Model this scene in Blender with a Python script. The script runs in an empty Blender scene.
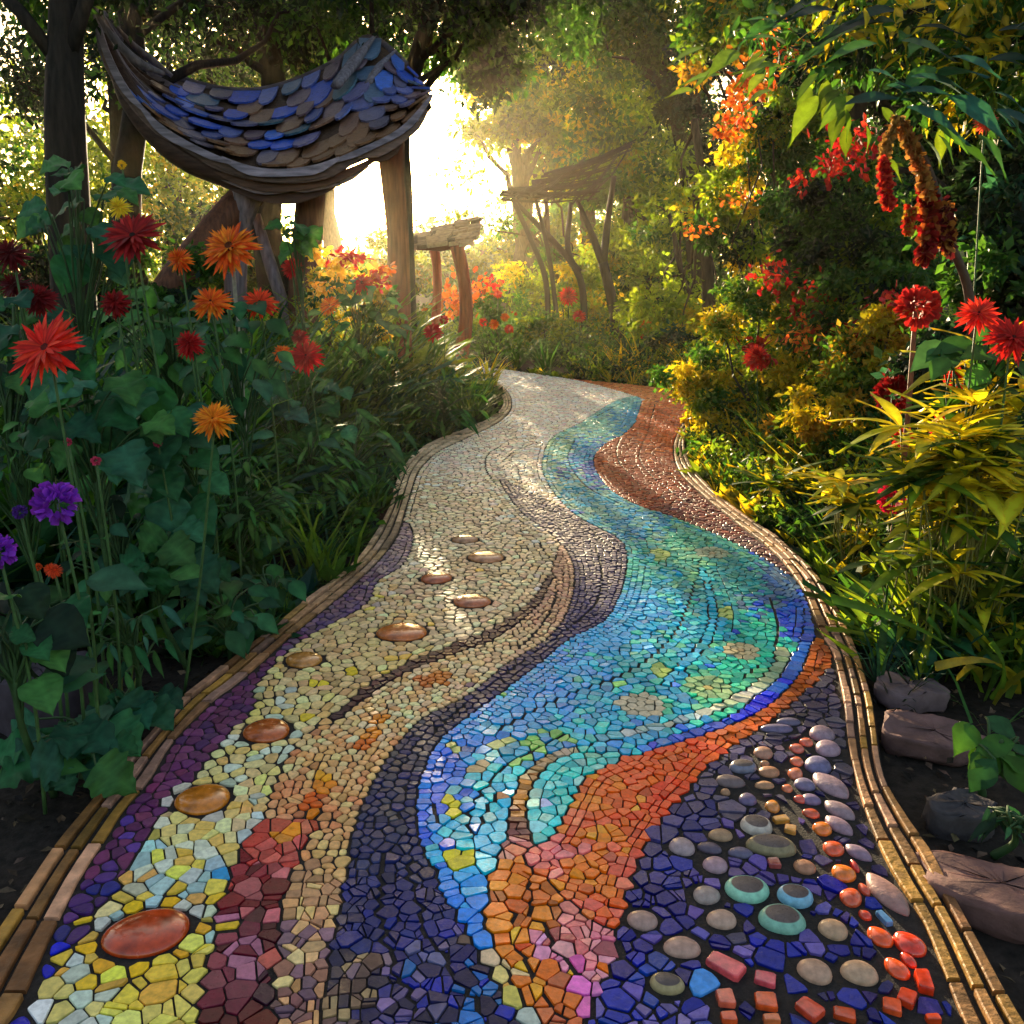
import bpy, math, random
import numpy as np
from mathutils import Vector, kdtree
from mathutils.geometry import tessellate_polygon

R = math.radians
scene = bpy.context.scene
col = scene.collection

# ------------------------------------------------------------------ camera
CAM_H, PITCH, F = 1.25, R(14.5), 900.0
cam_data = bpy.data.cameras.new('camera')
cam_data.sensor_width = 36.0
cam_data.lens = 36.0 * F / 1024.0
cam_data.clip_start, cam_data.clip_end = 0.05, 2000.0
cam = bpy.data.objects.new('camera', cam_data)
cam.location = (0, 0, CAM_H)
cam.rotation_euler = (R(90) - PITCH, 0, 0)
col.objects.link(cam)
scene.camera = cam

# ------------------------------------------------------------------ sky and sun
SUN_AZ, SUN_EL = R(-9.9), R(7.0)              # azimuth from +Y (clockwise), elevation
sun_dir = Vector((math.sin(SUN_AZ) * math.cos(SUN_EL), math.cos(SUN_AZ) * math.cos(SUN_EL), math.sin(SUN_EL)))
world = bpy.data.worlds.new('World')
scene.world = world
world.use_nodes = True
wn, wl = world.node_tree.nodes, world.node_tree.links
wn.clear()
w_out = wn.new('ShaderNodeOutputWorld')
sky = wn.new('ShaderNodeTexSky')
sky.sky_type = 'NISHITA'
sky.sun_disc = False
sky.sun_elevation = SUN_EL
sky.sun_rotation = SUN_AZ
sky.air_density, sky.dust_density, sky.ozone_density = 1.0, 3.5, 0.6
bg = wn.new('ShaderNodeBackground')
bg.inputs['Strength'].default_value = 0.135
wl.new(sky.outputs['Color'], bg.inputs['Color'])
# the bright aureole of the low sun itself, part of the sky
tc = wn.new('ShaderNodeTexCoord')
dot = wn.new('ShaderNodeVectorMath'); dot.operation = 'DOT_PRODUCT'
wl.new(tc.outputs['Generated'], dot.inputs[0]); dot.inputs[1].default_value = sun_dir
clampn = wn.new('ShaderNodeMath'); clampn.operation = 'MAXIMUM'; clampn.inputs[1].default_value = 0.0
wl.new(dot.outputs['Value'], clampn.inputs[0])
shader = bg
for power, strength, color in ((700.0, 26.0, (1.0, 0.66, 0.26)), (70.0, 2.4, (1.0, 0.62, 0.20)), (6.0, 0.5, (1.0, 0.76, 0.42))):
    pw = wn.new('ShaderNodeMath'); pw.operation = 'POWER'; pw.inputs[1].default_value = power
    wl.new(clampn.outputs[0], pw.inputs[0])
    ml = wn.new('ShaderNodeMath'); ml.operation = 'MULTIPLY'; ml.inputs[1].default_value = strength
    wl.new(pw.outputs[0], ml.inputs[0])
    b2 = wn.new('ShaderNodeBackground'); b2.inputs['Color'].default_value = (*color, 1)
    wl.new(ml.outputs[0], b2.inputs['Strength'])
    ad = wn.new('ShaderNodeAddShader')
    wl.new(shader.outputs[0], ad.inputs[0]); wl.new(b2.outputs[0], ad.inputs[1])
    shader = ad
wl.new(shader.outputs[0], w_out.inputs['Surface'])

sun_data = bpy.data.lights.new('sun', 'SUN')
sun_data.energy = 5.0
sun_data.angle = R(0.6)
sun_data.color = (1.0, 0.80, 0.50)
sun = bpy.data.objects.new('sun', sun_data)
sun.rotation_euler = (-sun_dir).to_track_quat('-Z', 'Y').to_euler()
sun.location = sun_dir * 60
col.objects.link(sun)

scene.view_settings.view_transform = 'Standard'
scene.view_settings.look = 'None'
scene.view_settings.gamma = 1.0
scene.view_settings.use_curve_mapping = False
scene.view_settings.exposure = 1.85
cy = scene.cycles
cy.max_bounces, cy.diffuse_bounces, cy.glossy_bounces = 6, 3, 2
cy.transmission_bounces, cy.transparent_max_bounces, cy.volume_bounces = 4, 4, 0
cy.caustics_reflective = cy.caustics_refractive = False
cy.use_adaptive_sampling = True
cy.adaptive_threshold = 0.015
cy.use_denoising = True
cy.sample_clamp_indirect = 6.0
cy.sample_clamp_direct = 14.0

# ------------------------------------------------------------------ helpers
SP, CP = math.sin(PITCH), math.cos(PITCH)
def ray(u, v):
    a, b = (u - 512) / F, (512 - v) / F
    return np.array([a, CP + b * SP, -SP + b * CP])
def at(u, v, y):                                   # the point on a sight line that lies y metres ahead
    d = ray(u, v)
    return np.array([0, 0, CAM_H]) + d * (y / d[1])
def gp(u, v, z=0.0):                               # the point on the ground
    d = ray(u, v)
    return np.array([0, 0, CAM_H]) + d * ((z - CAM_H) / d[2])
def G2(pts):
    p = np.asarray(pts, float)
    a, b = (p[:, 0] - 512) / F, (512 - p[:, 1]) / F
    dy, dz = CP + b * SP, -SP + b * CP
    t = -CAM_H / dz
    return np.stack([a * t, dy * t], 1)
def to_px(w):                                      # ground (x,y) to pixel
    x, y = w[:, 0], w[:, 1]
    zc = y * CP + CAM_H * SP
    up = y * SP - CAM_H * CP
    return np.stack([512 + F * x / zc, 512 - F * up / zc], 1)

def lin(c):
    c = np.asarray(c, float) / 255.0
    return np.where(c <= 0.04045, c / 12.92, ((c + 0.055) / 1.055) ** 2.4)

def smooth(pts, n=6, closed=False):
    p = np.asarray(pts, float)
    m = len(p)
    out = []
    rng_ = range(m) if closed else range(m - 1)
    for i in rng_:
        p0 = p[(i - 1) % m] if closed or i > 0 else 2 * p[0] - p[1]
        p1, p2 = p[i], p[(i + 1) % m]
        p3 = p[(i + 2) % m] if closed or i + 2 < m else 2 * p[-1] - p[-2]
        for k in range(n):
            t = k / n
            out.append(0.5 * (2 * p1 + (p2 - p0) * t + (2 * p0 - 5 * p1 + 4 * p2 - p3) * t * t + (3 * p1 - p0 - 3 * p2 + p3) * t ** 3))
    if not closed:
        out.append(p[-1])
    return np.array(out)

def resample(p, step=None, n=None):
    p = np.asarray(p, float)
    seg = np.linalg.norm(np.diff(p, axis=0), axis=1)
    s = np.concatenate([[0], np.cumsum(seg)])
    if n is None:
        n = max(2, int(round(s[-1] / step)) + 1)
    t = np.linspace(0, s[-1], n)
    return np.stack([np.interp(t, s, p[:, k]) for k in range(p.shape[1])], 1)

def inside(poly, pts):
    poly = np.asarray(poly); x, y = pts[:, 0], pts[:, 1]
    r = np.zeros(len(pts), bool)
    x0, y0 = poly[-1]
    for x1, y1 in poly:
        if y0 != y1:
            c = ((y1 > y) != (y0 > y)) & (x < (x0 - x1) * (y - y1) / (y0 - y1) + x1)
            r ^= c
        x0, y0 = x1, y1
    return r

class MB:                                          # collects geometry, links it as ONE mesh object
    def __init__(s):
        s.v, s.c, s.f, s.n = [], [], [], 0
    def add(s, v, faces, c=(0.5, 0.5, 0.5)):
        v = np.asarray(v, float).reshape(-1, 3)
        c = np.asarray(c, float)
        if c.ndim == 1:
            c = np.tile(c, (len(v), 1))
        s.v.append(v); s.c.append(c)
        if isinstance(faces, np.ndarray):
            s.f.append(faces + s.n)
        else:
            by = {}
            for f in faces:
                by.setdefault(len(f), []).append(f)
            for k in by:
                s.f.append(np.array(by[k], int) + s.n)
        s.n += len(v)
    def tube(s, pts, rad, c=(0.5, 0.5, 0.5), sides=8, flat=None, cap=True):
        p = np.asarray(pts, float); m = len(p)
        rad = np.broadcast_to(np.asarray(rad, float), (m,))
        tan = np.gradient(p, axis=0)
        tan /= np.linalg.norm(tan, axis=1, keepdims=True) + 1e-9
        ref = np.array([0.0, 0, 1]) if abs(tan[0][2]) < 0.9 else np.array([1.0, 0, 0])
        vs = []
        for i in range(m):
            a = np.cross(tan[i], ref); a /= np.linalg.norm(a) + 1e-9
            b = np.cross(a, tan[i]); ref = b
            for k in range(sides):
                w = 2 * math.pi * k / sides + (math.pi / 4 if sides == 4 else 0)
                fa, fb = flat if flat else (1, 1)
                vs.append(p[i] + rad[i] * (math.cos(w) * fa * a + math.sin(w) * fb * b))
        fs = [(i * sides + k, i * sides + (k + 1) % sides, (i + 1) * sides + (k + 1) % sides, (i + 1) * sides + k)
              for i in range(m - 1) for k in range(sides)]
        if cap:
            fs.append(tuple(range(sides))[::-1]); fs.append(tuple(range((m - 1) * sides, m * sides)))
        s.add(vs, fs, c)
    def leaves(s, tmpl, pos, d, up, size, c):
        tv, tf = tmpl[:2]
        pos, d, up = (np.asarray(a, float).reshape(-1, 3) for a in (pos, d, up))
        n = len(pos)
        d = d / (np.linalg.norm(d, axis=1, keepdims=True) + 1e-9)
        y = np.cross(up, d); y /= (np.linalg.norm(y, axis=1, keepdims=True) + 1e-9)
        z = np.cross(d, y)
        size = np.broadcast_to(np.asarray(size, float), (n,))
        v = pos[:, None] + size[:, None, None] * (tv[None, :, 0:1] * d[:, None] + tv[None, :, 1:2] * y[:, None] + tv[None, :, 2:3] * z[:, None])
        k = len(tv)
        c = np.asarray(c, float)
        if c.ndim == 1:
            c = np.tile(c, (n, 1))
        cc = np.repeat(c, k, axis=0)
        if len(tmpl) > 2: cc = np.clip(cc * np.tile(tmpl[2], n)[:, None], 0, .95)
        s.v.append(v.reshape(-1, 3)); s.c.append(cc)
        for f in tf:
            s.f.append((f[None] + (np.arange(n) * k)[:, None, None]).reshape(-1, f.shape[1]) + s.n)
        s.n += n * k
    def build(s, name, mat, parent=None, smooth=False, origin=None, label=None):
        v = np.concatenate(s.v); c = np.concatenate(s.c)
        o0 = np.zeros(3)
        if origin is not None:
            o0 = np.asarray(origin, float)
        elif parent is not None:
            q = parent
            while q is not None:
                o0 = o0 + np.array(q.location); q = q.parent
        v = v - o0
        me = bpy.data.meshes.new(name)
        me.vertices.add(len(v)); me.vertices.foreach_set('co', v.astype(np.float32).ravel())
        tot = np.concatenate([np.full(len(f), f.shape[1]) for f in s.f])
        loops = np.concatenate([f.ravel() for f in s.f])
        me.loops.add(len(loops)); me.loops.foreach_set('vertex_index', loops.astype(np.int32))
        me.polygons.add(len(tot))
        st = np.concatenate([[0], np.cumsum(tot)[:-1]])
        me.polygons.foreach_set('loop_start', st.astype(np.int32))
        me.polygons.foreach_set('loop_total', tot.astype(np.int32))
        me.polygons.foreach_set('use_smooth', np.full(len(tot), smooth))
        at_ = me.attributes.new('Col', 'FLOAT_COLOR', 'POINT')
        at_.data.foreach_set('color', np.concatenate([c, np.ones((len(c), 1))], 1).astype(np.float32).ravel())
        me.update(calc_edges=True)
        me.materials.append(mat)
        o = bpy.data.objects.new(name, me)
        if parent is not None:
            o.parent = parent
            if origin is not None:
                o.location = o0 - np.array(parent.location)
        elif origin is not None:
            o.location = o0
        if label:
            o['label'] = label
        col.objects.link(o)
        return o

def empty(name, loc, label, cat, group=None):
    o = bpy.data.objects.new(name, None)
    o.empty_display_size = 0.2
    o.location = [float(a) for a in loc]
    o['label'] = label; o['category'] = cat
    if group:
        o['group'] = group
    col.objects.link(o)
    return o
def tag(o, label=None, cat=None, group=None, kind=None):
    if label: o['label'] = label
    if cat: o['category'] = cat
    if group: o['group'] = group
    if kind: o['kind'] = kind
    return o

# ------------------------------------------------------------------ materials
def new_mat(name):
    m = bpy.data.materials.new(name); m.use_nodes = True
    n = m.node_tree.nodes; n.clear()
    out = n.new('ShaderNodeOutputMaterial')
    return m, n, m.node_tree.links, out
def noise_node(n, l, scale, detail=4, vec=None, rough=0.55):
    t = n.new('ShaderNodeTexNoise'); t.inputs['Scale'].default_value = scale
    t.inputs['Detail'].default_value = detail; t.inputs['Roughness'].default_value = rough
    if vec is not None: l.new(vec, t.inputs['Vector'])
    return t
def ramp(n, l, src, a, b, lo=0.3, hi=0.7):
    r = n.new('ShaderNodeMapRange'); r.inputs['From Min'].default_value = lo; r.inputs['From Max'].default_value = hi
    r.inputs['To Min'].default_value = a; r.inputs['To Max'].default_value = b
    l.new(src, r.inputs['Value'])
    return r.outputs['Result']
def scaled_color(n, l, colour, fac):
    m = n.new('ShaderNodeVectorMath'); m.operation = 'SCALE'
    l.new(colour, m.inputs[0]); l.new(fac, m.inputs['Scale'])
    return m.outputs['Vector']

def attr_mat(name, rough=(0.25, 0.45), coat=0.0, spec=0.5, vary=(0.75, 1.2), nscale=60, bump=0.15, bscale=180, stretch=None, metallic=0):
    m, n, l, out = new_mat(name)
    a = n.new('ShaderNodeAttribute'); a.attribute_name = 'Col'
    tcn = n.new('ShaderNodeTexCoord')
    vec = tcn.outputs['Object']
    if stretch:
        mp = n.new('ShaderNodeMapping'); mp.inputs['Scale'].default_value = stretch
        l.new(vec, mp.inputs['Vector']); vec = mp.outputs['Vector']
    t = noise_node(n, l, nscale, 5, vec)
    p = n.new('ShaderNodeBsdfPrincipled')
    l.new(scaled_color(n, l, a.outputs['Color'], ramp(n, l, t.outputs['Fac'], *vary)), p.inputs['Base Color'])
    t2 = noise_node(n, l, bscale, 4, vec)
    l.new(ramp(n, l, t2.outputs['Fac'], *rough), p.inputs['Roughness'])
    b = n.new('ShaderNodeBump'); b.inputs['Strength'].default_value = bump; b.inputs['Distance'].default_value = 0.004
    l.new(t2.outputs['Fac'], b.inputs['Height']); l.new(b.outputs['Normal'], p.inputs['Normal'])
    p.inputs['Specular IOR Level'].default_value = spec
    p.inputs['Coat Weight'].default_value = coat
    p.inputs['Coat Roughness'].default_value = 0.08
    p.inputs['Metallic'].default_value = metallic
    l.new(p.outputs['BSDF'], out.inputs['Surface'])
    return m

def leaf_mat(name, trans=0.55, rough=0.5, spec=0.3, warm=(1.5, 1.35, 0.6)):
    m, n, l, out = new_mat(name)
    a = n.new('ShaderNodeAttribute'); a.attribute_name = 'Col'
    tcn = n.new('ShaderNodeTexCoord')
    t = noise_node(n, l, 25, 4, tcn.outputs['Object'])
    c = scaled_color(n, l, a.outputs['Color'], ramp(n, l, t.outputs['Fac'], 0.7, 1.25))
    p = n.new('ShaderNodeBsdfPrincipled')
    l.new(c, p.inputs['Base Color'])
    p.inputs['Roughness'].default_value = rough; p.inputs['Specular IOR Level'].default_value = spec
    tr = n.new('ShaderNodeBsdfTranslucent')
    w = n.new('ShaderNodeVectorMath'); w.operation = 'MULTIPLY'; l.new(c, w.inputs[0]); w.inputs[1].default_value = warm
    l.new(w.outputs['Vector'], tr.inputs['Color'])
    mx = n.new('ShaderNodeMixShader'); mx.inputs['Fac'].default_value = trans
    l.new(p.outputs['BSDF'], mx.inputs[1]); l.new(tr.outputs['BSDF'], mx.inputs[2])
    l.new(mx.outputs[0], out.inputs['Surface'])
    return m

M_TILE = attr_mat('glazed_tile', (0.22, 0.5), coat=0.03, spec=0.28, vary=(0.72, 1.2), nscale=70, bump=0.25, bscale=110)
M_STONE = attr_mat('mosaic_pebble', (0.35, 0.65), coat=0.0, spec=0.3, vary=(0.72, 1.2), nscale=80, bump=0.25, bscale=160)
M_GEM = attr_mat('polished_gem', (0.1, 0.3), coat=0.5, vary=(0.45, 1.3), nscale=34, bump=0.05, bscale=60)
M_BRICK = attr_mat('edging_brick', (0.5, 0.8), vary=(0.5, 1.35), nscale=22, bump=0.8, bscale=70, spec=0.3)
M_WOOD = attr_mat('weathered_wood', (0.5, 0.8), vary=(0.45, 1.35), nscale=9, bump=0.7, bscale=22, stretch=(3, 3, 0.35), spec=0.25)
M_WOODX = attr_mat('curved_beam_wood', (0.5, 0.8), vary=(0.45, 1.35), nscale=9, bump=0.6, bscale=22, stretch=(.3, 3, 3), spec=0.25)
M_BARK = attr_mat('tree_bark', (0.75, 0.95), vary=(0.35, 1.4), nscale=10, bump=1.0, bscale=16, stretch=(2.5, 2.5, 0.4), spec=0.2)
M_ROOF = attr_mat('roof_scale', (0.25, 0.5), vary=(0.7, 1.25), nscale=20, bump=0.3, bscale=40)
M_ROCK = attr_mat('garden_rock', (0.7, 0.95), vary=(0.6, 1.3), nscale=14, bump=0.8, bscale=50, spec=0.3)
M_GROUT = attr_mat('dark_grout', (0.75, 0.95), vary=(0.6, 1.4), nscale=60, bump=0.6, bscale=220, spec=0.25)
M_SOIL = attr_mat('bed_soil', (0.85, 1.0), vary=(0.4, 1.6), nscale=30, bump=1.0, bscale=70, spec=0.2)
M_LEAF = leaf_mat('leaf')
M_LEAFB = leaf_mat('broad_leaf', 0.3, 0.55, 0.18)
M_PETAL = leaf_mat('petal', 0.35, 0.6, 0.2, (1.2, 1.05, 0.9))
M_STEM = attr_mat('plant_stem', (0.5, 0.7), vary=(0.7, 1.3), nscale=40, bump=0.2, bscale=80, spec=0.3)
# ------------------------------------------------------------------ ground
rng = np.random.default_rng(7)
def ground_mesh():
    mb = MB()
    xs = np.concatenate([np.linspace(-300, -14, 8), np.linspace(-12, 12, 90), np.linspace(14, 300, 8)])
    ys = np.concatenate([np.linspace(-60, -2, 5), np.linspace(-1, 22, 90), np.linspace(24, 500, 10)])
    X, Y = np.meshgrid(xs, ys)
    Z = 0.012 * np.sin(X * 3.1 + Y * 1.7) * np.sin(Y * 2.3 - X) - 0.035
    far = np.clip((np.hypot(X, Y) - 24) / 60, 0, 1)
    Z = Z + far * 1.2
    n, m = X.shape
    i = np.arange(n * m).reshape(n, m)
    f = np.stack([i[:-1, :-1], i[:-1, 1:], i[1:, 1:], i[1:, :-1]], -1).reshape(-1, 4)
    mb.add(np.stack([X, Y, Z], -1).reshape(-1, 3), f, (0.022, 0.016, 0.013))
    o = mb.build('ground', M_SOIL, smooth=True)
    o['kind'] = 'structure'; o['label'] = 'dark crumbly garden soil under the beds'
ground_mesh()

# ------------------------------------------------------------------ the mosaic path: outlines read off as ground curves
L_IN = [(-30, 1075), (19, 1016), (41, 969), (63, 921), (85, 877), (108, 842), (127, 811), (152, 782), (177, 741), (218, 700), (235, 688), (260, 667), (289, 640),
        (311, 622), (352, 588), (384, 556), (398, 535), (406, 510), (412, 490), (420, 470), (439, 452), (470, 437), (498, 423), (511, 408), (507, 392), (489, 378), (466, 368)]
L_OUT = [(-105, 1075), (-62, 1020), (-28, 969), (0, 930), (28, 888), (56, 847), (85, 812), (114, 776), (146, 741), (177, 705), (203, 684), (238, 656), (268, 633),
         (302, 605), (347, 571), (371, 541), (388, 510), (394, 488), (406, 463), (432, 443), (466, 430), (490, 419), (503, 406), (499, 393), (483, 379), (461, 369)]
R_IN = [(985, 1075), (959, 1023), (940, 975), (918, 921), (890, 877), (871, 836), (855, 789), (846, 745), (841, 700), (831, 655), (818, 632), (800, 588), (773, 554),
        (735, 523), (700, 494), (678, 470), (674, 445), (684, 421), (692, 408), (695, 396)]
R_OUT = [(1055, 1075), (1022, 1023), (1004, 991), (982, 950), (956, 902), (934, 858), (909, 823), (884, 776), (873, 705), (855, 647), (835, 606), (811, 570),
         (776, 538), (742, 515), (712, 491), (690, 464), (685, 442), (694, 422), (702, 409), (704, 397)]
FAR = [(692, 393), (644, 386), (569, 379), (514, 371), (466, 366)]
Lin_w = resample(smooth(G2(L_IN), 8), n=420); Lout_w = resample(smooth(G2(L_OUT), 8), n=420)
Rin_w = resample(smooth(G2(R_IN), 8), n=420); Rout_w = resample(smooth(G2(R_OUT), 8), n=420)
Far_w = G2(FAR)
INNER = np.concatenate([Lin_w, Far_w[::-1], Rin_w[::-1]])
OUTER = np.concatenate([Lout_w, Far_w[::-1], Rout_w[::-1]])

S = lambda *a: [lin(c) for c in a]
# each region: name, pixel outline, tile spacing, roundness, rows that follow the seams, colour keys (u, v, [colours])
def strip(pts, w):
    p = smooth(pts, 5); t = np.gradient(p, axis=0); t /= np.linalg.norm(t, axis=1, keepdims=True)
    nrm = np.stack([-t[:, 1], t[:, 0] * 0.7], 1)
    w = np.interp(np.linspace(0, 1, len(p)), np.linspace(0, 1, len(w)), w) if np.ndim(w) else np.full(len(p), w)
    return np.concatenate([p + nrm * w[:, None], (p - nrm * w[:, None])[::-1]])
ELEFT = [(500, 480), (521, 512), (545, 530), (562, 545), (573, 566), (574, 590), (566, 615), (546, 641), (505, 666), (469, 696), (421, 721), (389, 757), (370, 792), (358, 817), (348, 858), (342, 896), (332, 947), (323, 1023), (318, 1075)]
ERIGHT = [(575, 1075), (519, 1023), (503, 997), (478, 963), (465, 934), (446, 899), (430, 868), (418, 833), (417, 795), (427, 763), (440, 741), (471, 716), (504, 692), (541, 664), (569, 640), (603, 623), (620, 596), (627, 562), (620, 541), (589, 524), (560, 508), (530, 494)]
BRIGHT = [(318, 730), (297, 746), (278, 782), (263, 820), (237, 865), (221, 890), (218, 934), (205, 969), (200, 1023), (197, 1075)]
IOUT = [(831, 654), (826, 670), (804, 693), (766, 724), (734, 746), (709, 765), (690, 786), (671, 808), (643, 849), (630, 877), (621, 909), (615, 934)]
FLOW = [(636, 757), (671, 748), (715, 735), (747, 723), (778, 704), (801, 678), (812, 650)]
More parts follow.
